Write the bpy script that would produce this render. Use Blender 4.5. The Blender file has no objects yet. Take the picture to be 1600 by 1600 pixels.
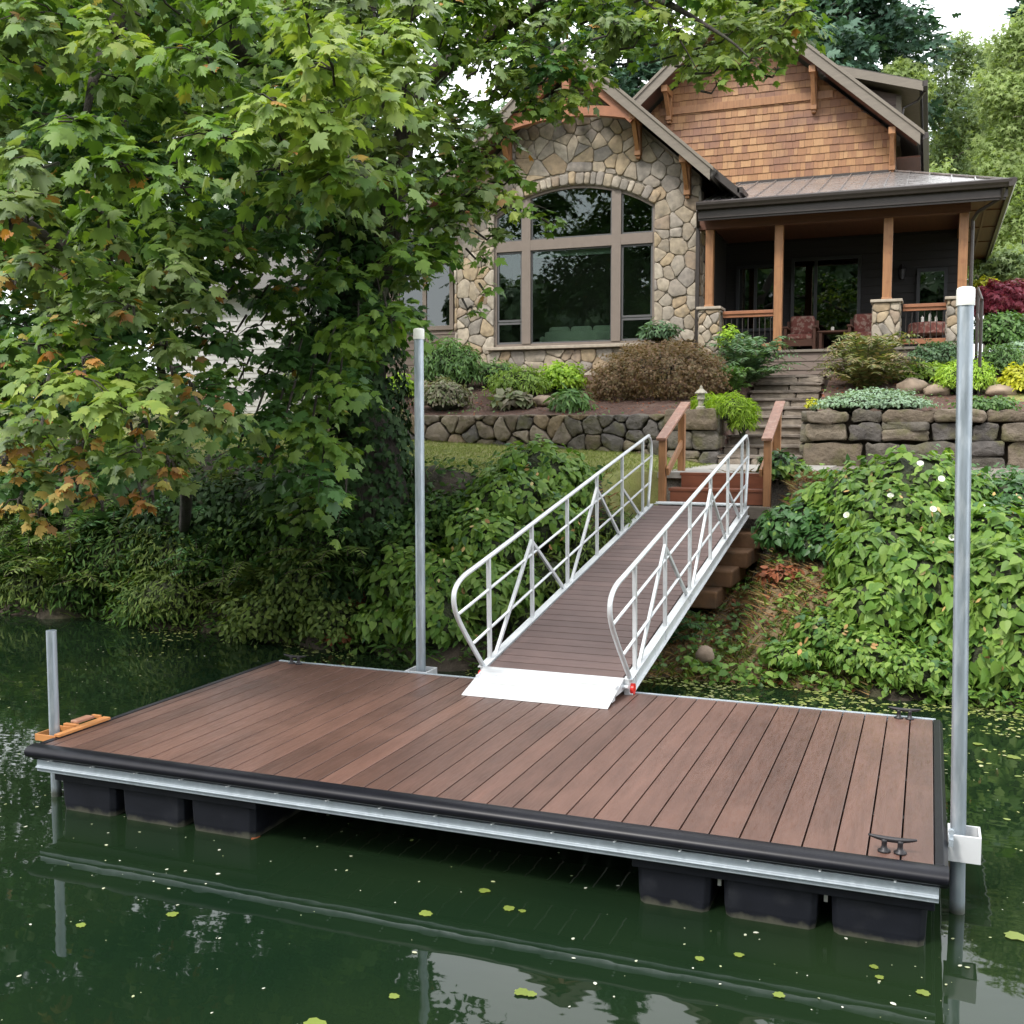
import bpy, math, random
import numpy as np
from mathutils import Vector, Matrix

random.seed(11)
RS = np.random.default_rng(11)
scene = bpy.context.scene
COL = scene.collection
PI = math.pi

# ------------------------------------------------------------------ camera numbers (metres; X along the dock, Y to the house)
FOC = 1680.0 / 1600.0
PITCH, YAW, HC = math.radians(4.3), math.radians(21.2), 2.42
c_f = np.array([-math.sin(YAW) * math.cos(PITCH), math.cos(YAW) * math.cos(PITCH), -math.sin(PITCH)])
c_r = np.array([math.cos(YAW), math.sin(YAW), 0.0])
c_u = np.cross(c_r, c_f)
c_o = np.array([0, 0, HC])


def ray(px, py):
    return c_f + c_r * (px - 800) / 1680.0 - c_u * (py - 800) / 1680.0


def at(px, py, Y):            # point of the photo at the world distance Y
    d = ray(px, py)
    return c_o + d * (Y / d[1])


def atd(px, py, depth):       # point of the photo at a distance along the view
    return c_o + ray(px, py) * depth


def unit(a):
    a = np.asarray(a, float)
    return a / np.maximum(np.linalg.norm(a, axis=-1, keepdims=True), 1e-9)


# ------------------------------------------------------------------ materials
def new_mat(name):
    m = bpy.data.materials.new(name)
    m.use_nodes = True
    nt = m.node_tree
    b = nt.nodes['Principled BSDF']
    return m, nt, b


def mixc(nt, fac, a, b, mode='MIX'):
    n = nt.nodes.new('ShaderNodeMix')
    n.data_type = 'RGBA'
    n.blend_type = mode
    for i, val in ((0, fac), (6, a), (7, b)):
        if hasattr(val, 'node'):
            nt.links.new(val, n.inputs[i])
        elif i == 0:
            n.inputs[0].default_value = val
        else:
            n.inputs[i].default_value = (*val, 1) if len(val) == 3 else val
    return n.outputs[2]


def coords(nt, stretch=(1, 1, 1)):
    tc = nt.nodes.new('ShaderNodeNewGeometry')
    mp = nt.nodes.new('ShaderNodeMapping')
    mp.inputs['Scale'].default_value = stretch
    nt.links.new(tc.outputs['Position'], mp.inputs[0])
    return mp.outputs[0]


def noise(nt, scale, detail=4, stretch=(1, 1, 1), rough=.55, dist=0):
    n = nt.nodes.new('ShaderNodeTexNoise')
    n.inputs['Scale'].default_value = scale
    n.inputs['Detail'].default_value = detail
    n.inputs['Roughness'].default_value = rough
    n.inputs['Distortion'].default_value = dist
    nt.links.new(coords(nt, stretch), n.inputs['Vector'])
    return n.outputs['Fac']


def rng(nt, src, a, b, c, d):
    n = nt.nodes.new('ShaderNodeMapRange')
    nt.links.new(src, n.inputs[0])
    for i, v in zip((1, 2, 3, 4), (a, b, c, d)):
        n.inputs[i].default_value = v
    return n.outputs[0]


def ramp(nt, src, cols, const=False):
    n = nt.nodes.new('ShaderNodeValToRGB')
    cr = n.color_ramp
    if const:
        cr.interpolation = 'CONSTANT'
    while len(cr.elements) < len(cols):
        cr.elements.new(.5)
    for i, c in enumerate(cols):
        p, cc = c if len(c) == 2 else (i / (len(cols) - (0 if const else 1)), c)
        cr.elements[i].position = p
        cr.elements[i].color = (*cc, 1)
    nt.links.new(src, n.inputs[0])
    return n.outputs[0]


def island(nt):
    return nt.nodes.new('ShaderNodeNewGeometry').outputs['Random Per Island']


def grey(nt, src):
    n = nt.nodes.new('ShaderNodeCombineColor')
    for i in range(3):
        nt.links.new(src, n.inputs[i])
    return n.outputs[0]


def bump(nt, b, items):
    prev = None
    for (src, strength, dist) in items:
        n = nt.nodes.new('ShaderNodeBump')
        n.inputs['Strength'].default_value = strength
        n.inputs['Distance'].default_value = dist
        nt.links.new(src, n.inputs['Height'])
        if prev:
            nt.links.new(prev, n.inputs['Normal'])
        prev = n.outputs[0]
    nt.links.new(prev, b.inputs['Normal'])


def pbr(name, c, r=.6, metal=0, nz=(6, .25), var=0, st=(1, 1, 1), bp=None, spec=.5, cols=None, stain=None, rvar=0):
    """colour c (or island colours cols) varied by noise nz=(scale, amount), by island var; stain=(scale, lo, hi, colour, amount)"""
    m, nt, b = new_mat(name)
    base = ramp(nt, island(nt), cols, True) if cols else None
    if base is None:
        rgb = nt.nodes.new('ShaderNodeRGB')
        rgb.outputs[0].default_value = (*c, 1)
        base = rgb.outputs[0]
    if nz:
        base = mixc(nt, 1, base, grey(nt, rng(nt, noise(nt, nz[0], 5, st), .25, .75, 1 - nz[1], 1 + nz[1])), 'MULTIPLY')
    if var:
        base = mixc(nt, 1, base, grey(nt, rng(nt, island(nt), 0, 1, 1 - var, 1 + var)), 'MULTIPLY')
    if stain:
        s = rng(nt, noise(nt, stain[0], 4, stain[5] if len(stain) > 5 else (1, 1, 1)), stain[1], stain[2], 0, stain[4])
        base = mixc(nt, s, base, stain[3])
    nt.links.new(base, b.inputs['Base Color'])
    b.inputs['Roughness'].default_value = r
    if rvar:
        nt.links.new(rng(nt, noise(nt, 9, 4, st), .3, .7, max(0, r - rvar), r + rvar), b.inputs['Roughness'])
    b.inputs['Metallic'].default_value = metal
    b.inputs['Specular IOR Level'].default_value = spec
    if bp:
        bump(nt, b, [(noise(nt, s, 5, st2 if st2 else st), k, d) for (s, k, d, st2) in bp])
    return m


def leafmat(name, cols, trans=.3, rough=.45, patch=None, spec=.4):
    m, nt, b = new_mat(name)
    base = ramp(nt, island(nt), cols)
    if patch:
        s = rng(nt, noise(nt, patch[0], 3), patch[1], patch[2], 0, 1)
        base = mixc(nt, s, base, patch[3])
    big = rng(nt, noise(nt, 1.1, 2), .3, .7, .85, 1.2)
    base = mixc(nt, 1, base, grey(nt, big), 'MULTIPLY')
    nt.links.new(base, b.inputs['Base Color'])
    b.inputs['Roughness'].default_value = rough
    b.inputs['Specular IOR Level'].default_value = spec
    tr = nt.nodes.new('ShaderNodeBsdfTranslucent')
    nt.links.new(mixc(nt, 1, base, (1.5, 1.55, .6), 'MULTIPLY'), tr.inputs[0])
    mx = nt.nodes.new('ShaderNodeMixShader')
    mx.inputs[0].default_value = trans
    nt.links.new(b.outputs[0], mx.inputs[1])
    nt.links.new(tr.outputs[0], mx.inputs[2])
    nt.links.new(mx.outputs[0], nt.nodes['Material Output'].inputs[0])
    return m


M = {}


# ------------------------------------------------------------------ mesh building
def tag(o, label=None, cat=None, group=None, kind=None):
    if label: o['label'] = label
    if cat: o['category'] = cat
    if group: o['group'] = group
    if kind: o['kind'] = kind
    return o


def link(o, parent):
    COL.objects.link(o)
    if parent is not None:
        o.parent = parent
        p, mt = parent, Matrix.Identity(4)
        while p is not None:
            mt = Matrix.Translation(p.location) @ mt if p.get('root') else mt
            p = p.parent
        o.matrix_parent_inverse = Matrix.Identity(4)
        if parent.get('root'):
            o.matrix_parent_inverse = Matrix.Translation(-Vector(parent.location))
    return o


def thing(name, loc, label, cat, group=None):
    o = bpy.data.objects.new(name, None)
    o.empty_display_size = .2
    o.location = loc
    COL.objects.link(o)
    o['root'] = 1
    return tag(o, label, cat, group)


class MB:
    def __init__(s):
        s.v, s.f = [], []

    def add(s, vs, fs):
        n = len(s.v)
        s.v.extend(tuple(map(float, p)) for p in vs)
        s.f.extend(tuple(i + n for i in f) for f in fs)
        return s

    def box(s, x0, x1, y0, y1, z0, z1):
        if x0 > x1: x0, x1 = x1, x0
        if y0 > y1: y0, y1 = y1, y0
        if z0 > z1: z0, z1 = z1, z0
        return s.add([(x0, y0, z0), (x1, y0, z0), (x1, y1, z0), (x0, y1, z0), (x0, y0, z1), (x1, y0, z1), (x1, y1, z1), (x0, y1, z1)],
                     [(0, 3, 2, 1), (4, 5, 6, 7), (0, 1, 5, 4), (1, 2, 6, 5), (2, 3, 7, 6), (3, 0, 4, 7)])

    def bar(s, p, q, w, h, up=(0, 0, 1), off=0):
        """rectangular bar from p to q, w across, h along 'up'"""
        p, q = np.array(p, float), np.array(q, float)
        d = unit(q - p)
        side = unit(np.cross(d, np.array(up, float)))
        u = np.cross(side, d)
        p = p + u * off; q = q + u * off
        vs = []
        for c in (p, q):
            for a, b in ((-1, -1), (1, -1), (1, 1), (-1, 1)):
                vs.append(c + side * a * w / 2 + u * b * h / 2)
        return s.add(vs, [(0, 1, 2, 3), (7, 6, 5, 4), (0, 4, 5, 1), (1, 5, 6, 2), (2, 6, 7, 3), (3, 7, 4, 0)])

    def tube(s, pts, r, seg=10, cap=True):
        pts = [np.array(p, float) for p in pts]
        n = len(pts)
        rr = r if hasattr(r, '__len__') else [r] * n
        ref = np.array([0, 0, 1.0])
        rings = []
        side = None
        for i, p in enumerate(pts):
            d = unit(pts[min(i + 1, n - 1)] - pts[max(i - 1, 0)])
            if side is None:
                side = np.cross(d, ref if abs(d[2]) < .9 else np.array([1., 0, 0]))
            side = unit(side - d * (side @ d))
            u = np.cross(d, side)
            rings.append([p + (side * math.cos(2 * PI * k / seg) + u * math.sin(2 * PI * k / seg)) * rr[i] for k in range(seg)])
        vs = [v for rg in rings for v in rg]
        fs = [(i * seg + k, i * seg + (k + 1) % seg, (i + 1) * seg + (k + 1) % seg, (i + 1) * seg + k) for i in range(n - 1) for k in range(seg)]
        if cap:
            fs += [tuple(range(seg - 1, -1, -1)), tuple((n - 1) * seg + k for k in range(seg))]
        return s.add(vs, fs)

    def poly_y(s, poly, y0, y1):
        """extrude a polygon given in (x, z) from y0 to y1"""
        n = len(poly)
        vs = [(x, y0, z) for x, z in poly] + [(x, y1, z) for x, z in poly]
        return s.add(vs, [tuple(range(n)), tuple(range(2 * n - 1, n - 1, -1))] + [(i, i + n, (i + 1) % n + n, (i + 1) % n) for i in range(n)])

    def poly_x(s, poly, x0, x1):
        n = len(poly)
        vs = [(x0, y, z) for y, z in poly] + [(x1, y, z) for y, z in poly]
        return s.add(vs, [tuple(range(n)), tuple(range(2 * n - 1, n - 1, -1))] + [(i, i + n, (i + 1) % n + n, (i + 1) % n) for i in range(n)])

    def slab(s, quad, t):
        """thick slab under a planar quad/polygon (thickness along -normal)"""
        q = [np.array(p, float) for p in quad]
        nrm = unit(np.cross(q[1] - q[0], q[2] - q[0]))
        if nrm[2] < 0: nrm = -nrm
        n = len(q)
        vs = q + [p - nrm * t for p in q]
        return s.add(vs, [tuple(range(n)), tuple(range(2 * n - 1, n - 1, -1))] + [(i, i + n, (i + 1) % n + n, (i + 1) % n) for i in range(n)])

    def lathe(s, c, prof, seg=16):
        vs = [(c[0] + r * math.cos(2 * PI * k / seg), c[1] + r * math.sin(2 * PI * k / seg), c[2] + z) for r, z in prof for k in range(seg)]
        n = len(prof)
        fs = [(i * seg + k, i * seg + (k + 1) % seg, (i + 1) * seg + (k + 1) % seg, (i + 1) * seg + k) for i in range(n - 1) for k in range(seg)]
        fs += [tuple(range(seg - 1, -1, -1)), tuple((n - 1) * seg + k for k in range(seg))]
        return s.add(vs, fs)

    def build(s, name, mat, parent=None, bevel=0, smooth=False):
        me = bpy.data.meshes.new(name)
        me.from_pydata(s.v, [], s.f)
        import bmesh
        bm = bmesh.new(); bm.from_mesh(me)
        bmesh.ops.recalc_face_normals(bm, faces=bm.faces)
        bm.to_mesh(me); bm.free()
        me.materials.append(M[mat] if isinstance(mat, str) else mat)
        if smooth:
            me.shade_smooth()
        o = bpy.data.objects.new(name, me)
        link(o, parent)
        if bevel:
            b = o.modifiers.new('b', 'BEVEL'); b.width = bevel; b.segments = 2; b.limit_method = 'ANGLE'
        return o


def copy_tree(o, parent=None):
    c = o.copy(); COL.objects.link(c)
    if parent is not None:
        c.parent = parent
    for ch in [x for x in COL.objects if x.parent == o]:
        copy_tree(ch, c)
    return c


# ------------------------------------------------------------------ foliage
def halves(pts, fold=.22, droop=.25):
    """half outline (x>=0) -> two mirrored faces folded at the midrib"""
    n = len(pts)
    V = [(0, y, -droop * y * y) if x == 0 else (x, y, -fold * x - droop * y * y) for x, y in pts]
    V += [(-x, y, -fold * x - droop * y * y) for x, y in pts if x > 0]
    idx = []; k = n
    for i, (x, y) in enumerate(pts):
        if x == 0: idx.append(i)
        else: idx.append(k); k += 1
    return np.array(V, float), [tuple(range(n)), tuple(reversed(idx))]


T_MAPLE = halves([(0, 0), (.15, -.08), (.40, -.04), (.33, .10), (.50, .18), (.62, .46), (.43, .43), (.37, .57), (.19, .47), (.26, .68), (.11, .74), (0, 1)])
T_MAPLE_C = halves([(0, 0), (.13, -.07), (.36, -.02), (.30, .12), (.44, .22), (.52, .42), (.36, .40), (.33, .52), (.17, .45), (.24, .62), (.10, .70), (0, .93)], .62, .55)
T_MAPLE2 = halves([(0, 0), (.36, -.05), (.30, .12), (.58, .42), (.2, .48), (.2, .7), (0, 1)])
T_HEART = halves([(0, 0), (.16, -.14), (.36, -.08), (.43, .15), (.33, .48), (.13, .78), (0, 1)], .3, .3)
T_OVAL = halves([(0, 0), (.22, .22), (.27, .5), (.15, .82), (0, 1)], .25, .2)
T_LANCE = halves([(0, 0), (.13, .3), (.1, .65), (0, 1)], .3, .25)
T_BLADE = (np.array([(-.03, 0, 0), (.03, 0, 0), (.02, .6, -.06), (0, 1, -.28), (-.02, .6, -.06)]), [(0, 1, 2, 3, 4)])
T_TUFT = halves([(0, 0), (.35, .1), (.2, .35), (.5, .55), (.15, .6), (.2, .85), (0, 1)], .4, .2)
T_STAR = halves([(0, 0), (.5, -.25), (.2, .15), (.55, .4), (.12, .4), (0, 1)], .3, .3)


def leaves(name, mat, P, N, D, S, T, parent=None):
    """one mesh of many leaves: positions P, blade normals N, tip directions D, sizes S"""
    P = np.asarray(P, float)
    n = len(P)
    if n == 0:
        return None
    N = unit(N); D = unit(D - N * np.sum(D * N, axis=1, keepdims=True)); X = np.cross(D, N)
    V0, F0 = T
    k = len(V0)
    V = P[:, None, :] + S[:, None, None] * (V0[None, :, 0:1] * X[:, None, :] + V0[None, :, 1:2] * D[:, None, :] + V0[None, :, 2:3] * N[:, None, :])
    lens = [len(f) for f in F0]
    loops0 = np.concatenate([np.array(f) for f in F0])
    L = (loops0[None, :] + (np.arange(n) * k)[:, None]).ravel()
    tot = np.tile(lens, n)
    st = np.concatenate([[0], np.cumsum(tot)[:-1]])
    me = bpy.data.meshes.new(name)
    me.vertices.add(n * k); me.loops.add(len(L)); me.polygons.add(len(tot))
    me.vertices.foreach_set('co', V.ravel().astype(np.float32))
    me.loops.foreach_set('vertex_index', L.astype(np.int32))
    me.polygons.foreach_set('loop_start', st.astype(np.int32))
    me.update(calc_edges=True)
    me.materials.append(M[mat])
    o = bpy.data.objects.new(name, me)
    return link(o, parent)


def ell_points(n, c, r, top=-.3, shell=(.75, 1.02)):
    """points in the outer shell of an ellipsoid, with outward normals"""
    d = unit(RS.normal(size=(int(n * 2.2) + 20, 3)))
    d = d[d[:, 2] > top][:n]
    k = RS.uniform(shell[0], shell[1], (len(d), 1))
    lump = 1 + .14 * np.sin(d[:, :1] * 7 + c[0] * 5) * np.cos(d[:, 1:2] * 6 + c[1] * 3) + .10 * np.sin(d[:, 2:3] * 11 + d[:, :1] * 9 + c[0])
    return c + d * np.array(r) * k * lump, unit(d / np.array(r))


def jit(a, s):
    return a + RS.normal(size=a.shape) * s


def shrub(name, label, c, r, mat, T, size, n, group=None, cat='shrub', up=.5, tip=(0, 0, -.5), top=-.35, stem=True, extra=None, wild=.45, core=.7, shell=(.6, 1.04)):
    """c centre, r radii (or a list of ellipsoids)"""
    ells = r if isinstance(r, list) else [(c, r)]
    root = thing(name, (ells[0][0][0], ells[0][0][1], ells[0][0][2] - ells[0][1][2]), label, cat, group)
    area = [a[1][0] * a[1][2] + a[1][1] * a[1][2] + a[1][0] * a[1][1] for a in ells]
    PP, NN = [], []
    for (cc, rr), ar in zip(ells, area):
        p, q = ell_points(max(12, int(n * ar / sum(area))), np.array(cc, float), rr, top, shell)
        keep = np.ones(len(p), bool)
        for (c2, r2) in ells:
            if c2 is cc: continue
            keep &= np.sum(((p - np.array(c2)) / (np.array(r2) * .72)) ** 2, axis=1) > 1
        PP.append(p[keep]); NN.append(q[keep])
    P = np.concatenate(PP); O = np.concatenate(NN)
    N = unit(jit(O * .8 + np.array([0, 0, up]), wild))
    D = jit(O * .6 + np.array(tip), .45)
    S = RS.uniform(.65, 1.25, len(P)) * size
    leaves('foliage', mat, P, N, D, S, T, root)
    if name == 'bindweed':      # other weeds and withered leaves growing through
        for m_, t_, s_, f_ in (('mid', T_LANCE, .09, .10), ('vine_dark', T_HEART, .075, .08), ('dry', T_OVAL, .07, .03), ('lime2', T_OVAL, .05, .08)):
            k_ = RS.choice(len(P), int(len(P) * f_), replace=False)
            k_ = k_[np.sin(P[k_, 0] * 5 + P[k_, 1] * 3 + s_ * 90) > -.3]
            leaves('foliage', m_, P[k_] + O[k_] * .03, jit(O[k_] + np.array([0, 0, .3]), .6), jit(D[k_], .6), RS.uniform(.6, 1.3, len(k_)) * s_, t_, root)
    if stem:
        b = MB()
        for (cc, rr) in ells:
            base = np.array([cc[0], cc[1], cc[2] - rr[2] * 1.05])
            for k in range(7):
                a = RS.uniform(0, 2 * PI)
                tipp = np.array(cc) + np.array([math.cos(a) * rr[0] * .75, math.sin(a) * rr[1] * .75, rr[2] * RS.uniform(.1, .7)])
                mid = (base + tipp) / 2 + RS.normal(size=3) * .08 * rr[0]
                b.tube([base + RS.normal(size=3) * .03, mid, tipp], [.018 * max(1, rr[0]), .012, .005], 5)
            if core:      # solid dark core with the shade inside the plant put into its colour
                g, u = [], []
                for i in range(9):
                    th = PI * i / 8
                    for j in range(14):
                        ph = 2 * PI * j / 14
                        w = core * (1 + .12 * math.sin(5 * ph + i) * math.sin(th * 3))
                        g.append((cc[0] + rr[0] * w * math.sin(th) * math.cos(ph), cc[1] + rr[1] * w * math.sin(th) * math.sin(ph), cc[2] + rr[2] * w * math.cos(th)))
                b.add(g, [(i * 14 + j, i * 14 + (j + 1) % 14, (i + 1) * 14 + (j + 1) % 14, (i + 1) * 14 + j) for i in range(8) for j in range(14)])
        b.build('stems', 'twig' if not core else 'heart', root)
    if extra:
        extra(root, P, O)
    return root


def fern(name, label, c, R, h, mat, nf=26, group=None, pin=.09, parent=None):
    root = parent or thing(name, tuple(c), label, 'fern', group)
    P, N, D, S = [], [], [], []
    b = MB()
    c = np.array(c, float)
    for i in range(nf):
        a = 2 * PI * i / nf + RS.uniform(-.2, .2)
        o = np.array([math.cos(a), math.sin(a), 0])
        rr = R * RS.uniform(.55, 1.1); hh = h * RS.uniform(.3, 1.1)
        inner = RS.uniform(0, 1) < .35
        if inner: rr *= .5; hh *= 1.1
        pts = []
        for t in np.linspace(0, 1, 22):
            pts.append(c + o * rr * (t ** 1.1) + np.array([0, 0, hh * (math.sin(min(1, t * 1.0) * PI * .62) ** .9) * 1.0 - (t ** 3) * hh * .25]))
        b.tube(pts[::3] + [pts[-1]], .004, 4)
        side = np.array([-o[1], o[0], 0])
        for k in range(2, 22):
            t = k / 21
            d = unit(pts[min(k + 1, 21)] - pts[k - 1])
            n = unit(np.cross(side, d)); n = n if n[2] > 0 else -n
            L = pin * R * 2.2 * math.sin(PI * min(1, .12 + .9 * t)) ** .7 + .01
            for s in (-1, 1):
                P.append(pts[k]); N.append(n + RS.normal(size=3) * .25); D.append(side * s + d * .45); S.append(L)
    leaves('fronds', mat, np.array(P), np.array(N), np.array(D), np.array(S), T_LANCE, root)
    b.build('stems', 'twig', root)
    return root


# ------------------------------------------------------------------ stonework
def clip(poly, px, py, nx, ny):
    """keep the side of the line through (px,py) where (p-p0).n <= 0"""
    out = []
    for i in range(len(poly)):
        a, b = poly[i], poly[(i + 1) % len(poly)]
        da = (a[0] - px) * nx + (a[1] - py) * ny
        db = (b[0] - px) * nx + (b[1] - py) * ny
        if da <= 0: out.append(a)
        if (da < 0 < db) or (db < 0 < da):
            t = da / (da - db)
            out.append((a[0] + (b[0] - a[0]) * t, a[1] + (b[1] - a[1]) * t))
    return out


def stone(mb, poly, frame, depth, back=.0, gap=.006, rough=.012, rnd=.011):
    """one stone: polygon (u, v) in the frame (origin, U, V, outward normal)"""
    o, U, V, Nn = frame
    if len(poly) < 3: return
    cx = sum(p[0] for p in poly) / len(poly); cy = sum(p[1] for p in poly) / len(poly)
    ar = abs(sum(poly[i][0] * poly[(i + 1) % len(poly)][1] - poly[(i + 1) % len(poly)][0] * poly[i][1] for i in range(len(poly)))) / 2
    if ar < .0025: return
    R = math.sqrt(ar / PI)
    # cut the corners, then add jittered midpoints
    q = []
    n = len(poly)
    for i in range(n):
        a, b = poly[i], poly[(i + 1) % n]
        L = math.hypot(b[0] - a[0], b[1] - a[1])
        if L < .02: continue
        c = min(.3, .022 / L * (1 + random.random()))
        q.append((a[0] + (b[0] - a[0]) * c, a[1] + (b[1] - a[1]) * c))
        if L > .16:
            q.append(((a[0] + b[0]) / 2 + random.uniform(-1, 1) * rough, (a[1] + b[1]) / 2 + random.uniform(-1, 1) * rough))
        q.append((b[0] - (b[0] - a[0]) * c, b[1] - (b[1] - a[1]) * c))
    if len(q) < 3: return
    n = len(q)
    tu, tv = random.uniform(-.09, .09), random.uniform(-.09, .09)
    dd = depth * random.uniform(.75, 1.15)
    vs = []
    for ring, (ins, h) in enumerate(((gap, -back), (gap, dd * .62), (gap + rnd, dd * .9), (gap + rnd * 2.6, dd))):
        k = max(.25, 1 - ins / R)
        for (x, y) in q:
            xx, yy = cx + (x - cx) * k, cy + (y - cy) * k
            z = h + ((xx - cx) * tu + (yy - cy) * tv + random.uniform(-1, 1) * rough * .5) * (1 if ring > 1 else 0)
            vs.append(o + U * xx + V * yy + Nn * z)
    vs.append(o + U * cx + V * cy + Nn * (dd * 1.04))
    fs = [(r * n + i, r * n + (i + 1) % n, (r + 1) * n + (i + 1) % n, (r + 1) * n + i) for r in range(3) for i in range(n)]
    fs += [(3 * n + i, 3 * n + (i + 1) % n, 4 * n) for i in range(n)]
    mb.add(vs, fs)


def rubble(mb, outline, frame, size, depth, hole=None, back=0, asp=1.0, **kw):
    """random fieldstones filling a convex outline (list of (u, v)), leaving out a convex hole"""
    us = [p[0] for p in outline]; vs = [p[1] for p in outline]
    u0, u1, v0, v1 = min(us), max(us), min(vs), max(vs)
    su, sv = size * asp, size / asp
    nu, nv = max(1, round((u1 - u0) / su)), max(1, round((v1 - v0) / sv))
    seeds = {}
    for i in range(-1, nu + 1):
        for j in range(-1, nv + 1):
            w = random.uniform(.08, .92), random.uniform(.08, .92)
            if random.random() < .2: continue
            seeds[i, j] = (u0 + (i + w[0] + .5 * (j % 2)) * (u1 - u0) / nu, v0 + (j + w[1]) * (v1 - v0) / nv)
    def inside(p, poly):
        s = 0
        for a, b in zip(poly, poly[1:] + poly[:1]):
            c = (b[0] - a[0]) * (p[1] - a[1]) - (b[1] - a[1]) * (p[0] - a[0])
            if abs(c) < 1e-12: continue
            if s == 0: s = 1 if c > 0 else -1
            elif (c > 0) != (s > 0): return False
        return True
    def lines(poly):
        A = sum(a[0] * b[1] - b[0] * a[1] for a, b in zip(poly, poly[1:] + poly[:1]))
        sg = 1 if A > 0 else -1
        return [(a[0], a[1], sg * (b[1] - a[1]), -sg * (b[0] - a[0])) for a, b in zip(poly, poly[1:] + poly[:1])]
    OL = lines(outline)
    HL = lines(hole) if hole else []
    for (i, j), s in seeds.items():
        if hole and inside(s, hole): continue
        poly = [(s[0] - 3 * size, s[1] - 3 * size), (s[0] + 3 * size, s[1] - 3 * size), (s[0] + 3 * size, s[1] + 3 * size), (s[0] - 3 * size, s[1] + 3 * size)]
        for di in range(-3, 4):
            for dj in range(-3, 4):
                t = seeds.get((i + di, j + dj))
                if t is None or t is s: continue
                if hole and inside(t, hole): continue
                poly = clip(poly, (s[0] + t[0]) / 2, (s[1] + t[1]) / 2, t[0] - s[0], t[1] - s[1])
                if len(poly) < 3: break
            if len(poly) < 3: break
        for l in OL:
            if len(poly) > 2: poly = clip(poly, *l)
        if hole and len(poly) > 2:
            best = max(HL, key=lambda l: ((s[0] - l[0]) * l[2] + (s[1] - l[1]) * l[3]) / math.hypot(l[2], l[3]))
            poly = clip(poly, best[0], best[1], -best[2], -best[3])
        if len(poly) > 2:
            stone(mb, poly, frame, depth, back, **kw)


def blocks(mb, u0, u1, v0, tops, frame, depth, back, wr=(.3, .8), hmin=.22, hmax=.34, slope=None, **kw):
    """dry stone courses between u0 and u1 from v0 up to tops(u)"""
    v = v0
    vt = tops
    rows = []
    while v < vt - .12:
        h = min(random.uniform(hmin, hmax), vt - v)
        if vt - v - h < .14: h = vt - v
        rows.append((v, h)); v += h
    for (v, h) in rows:
        u = u0
        while u < u1 - .02:
            w = random.uniform(*wr)
            if u1 - u - w < .22: w = u1 - u
            j = lambda s=.03: random.uniform(-s, s)
            if w > .45 and h > .26 and random.random() < .25:        # a stack of two thin stones
                m = v + h * random.uniform(.4, .6)
                stone(mb, [(u, v), (u + w, v), (u + w, m + j()), (u, m + j())], frame, depth * .9, back, **kw)
                stone(mb, [(u, m), (u + w, m), (u + w, v + h + j()), (u, v + h + j())], frame, depth, back, **kw)
            else:
                q_ = [j(.045) for _ in range(4)]
                stone(mb, [(u + q_[0], v + .0), (u + w + q_[1], v + j(.02)), (u + w + q_[2], v + h - abs(j(.05))), (u + w * .5, v + h + j(.02)), (u + q_[3], v + h - abs(j(.05)))], frame, depth * random.uniform(.6, 1.3), back, **kw)
            u += w


X3, Y3, Z3 = np.array([1., 0, 0]), np.array([0, 1., 0]), np.array([0, 0, 1.])

# ------------------------------------------------------------------ material list
M['board'] = pbr('deck_board', (.096, .050, .037), .40, nz=(2.2, .22), var=.26, st=(7, .9, 1), bp=[(40, .25, .002, (9, .6, 1)), (240, .15, .001, None)], stain=(1.3, .5, .78, (.150, .080, .058), .6), spec=.45, rvar=.1)
M['ramp_board'] = pbr('gangway_board', (.115, .074, .066), .62, nz=(5, .16), var=.14, st=(.7, 6, 1), bp=[(60, .3, .002, (.8, 8, 1))])
M['rubber'] = pbr('black_rubber', (.006, .006, .009), .36, nz=(9, .3), bp=[(60, .1, .002, None)], spec=.22)
M['float'] = pbr('black_float_plastic', (.008, .009, .013), .5, nz=(4, .35), bp=[(25, .15, .004, None)], stain=(7, .55, .8, (.03, .032, .036), .5))
M['galv'] = pbr('galvanised_steel', (.33, .375, .41), .45, .35, nz=(5, .08), st=(3, 3, .6), stain=(30, .5, .72, (.50, .55, .58), .4), rvar=.1)
M['pipe'] = pbr('galvanised_pipe', (.36, .41, .45), .42, .7, nz=(5, .2), st=(5, 5, .5), stain=(26, .5, .75, (.62, .66, .68), .6, (1, 1, .25)), rvar=.1)
M['alu'] = pbr('aluminium', (.60, .62, .63), .42, .35, nz=(6, .08), stain=(18, .55, .8, (.45, .46, .48), .5), rvar=.08)
M['plate'] = pbr('pale_aluminium_plate', (.54, .55, .56), .45, .1, nz=(3, .06), stain=(5, .5, .7, (.34, .33, .31), .5, (.6, 5, 1)))
M['cap'] = pbr('white_plastic_cap', (.66, .66, .60), .4, nz=(9, .05), stain=(6, .55, .8, (.55, .53, .45), .5))
M['orange'] = pbr('orange_steel', (.50, .22, .075), .45, .2, nz=(8, .15), stain=(12, .5, .7, (.45, .16, .05), .5))
M['red'] = pbr('red_plastic', (.6, .02, .015), .4, nz=(9, .15))
M['black'] = pbr('black_iron', (.02, .018, .02), .45, .3, nz=(12, .3), bp=[(90, .2, .001, None)])
M['cedar'] = pbr('stained_cedar', (.29, .135, .055), .5, nz=(5, .25), st=(6, 6, .5), var=.16, bp=[(30, .25, .002, (7, 7, .6))], stain=(9, .55, .75, (.16, .055, .02), .5))
M['cedar_rail'] = pbr('weathered_cedar_rail', (.26, .125, .08), .42, nz=(5, .25), st=(6, .6, 6), bp=[(40, .2, .002, (9, .6, 9))], stain=(14, .5, .7, (.45, .3, .22), .5))
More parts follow.
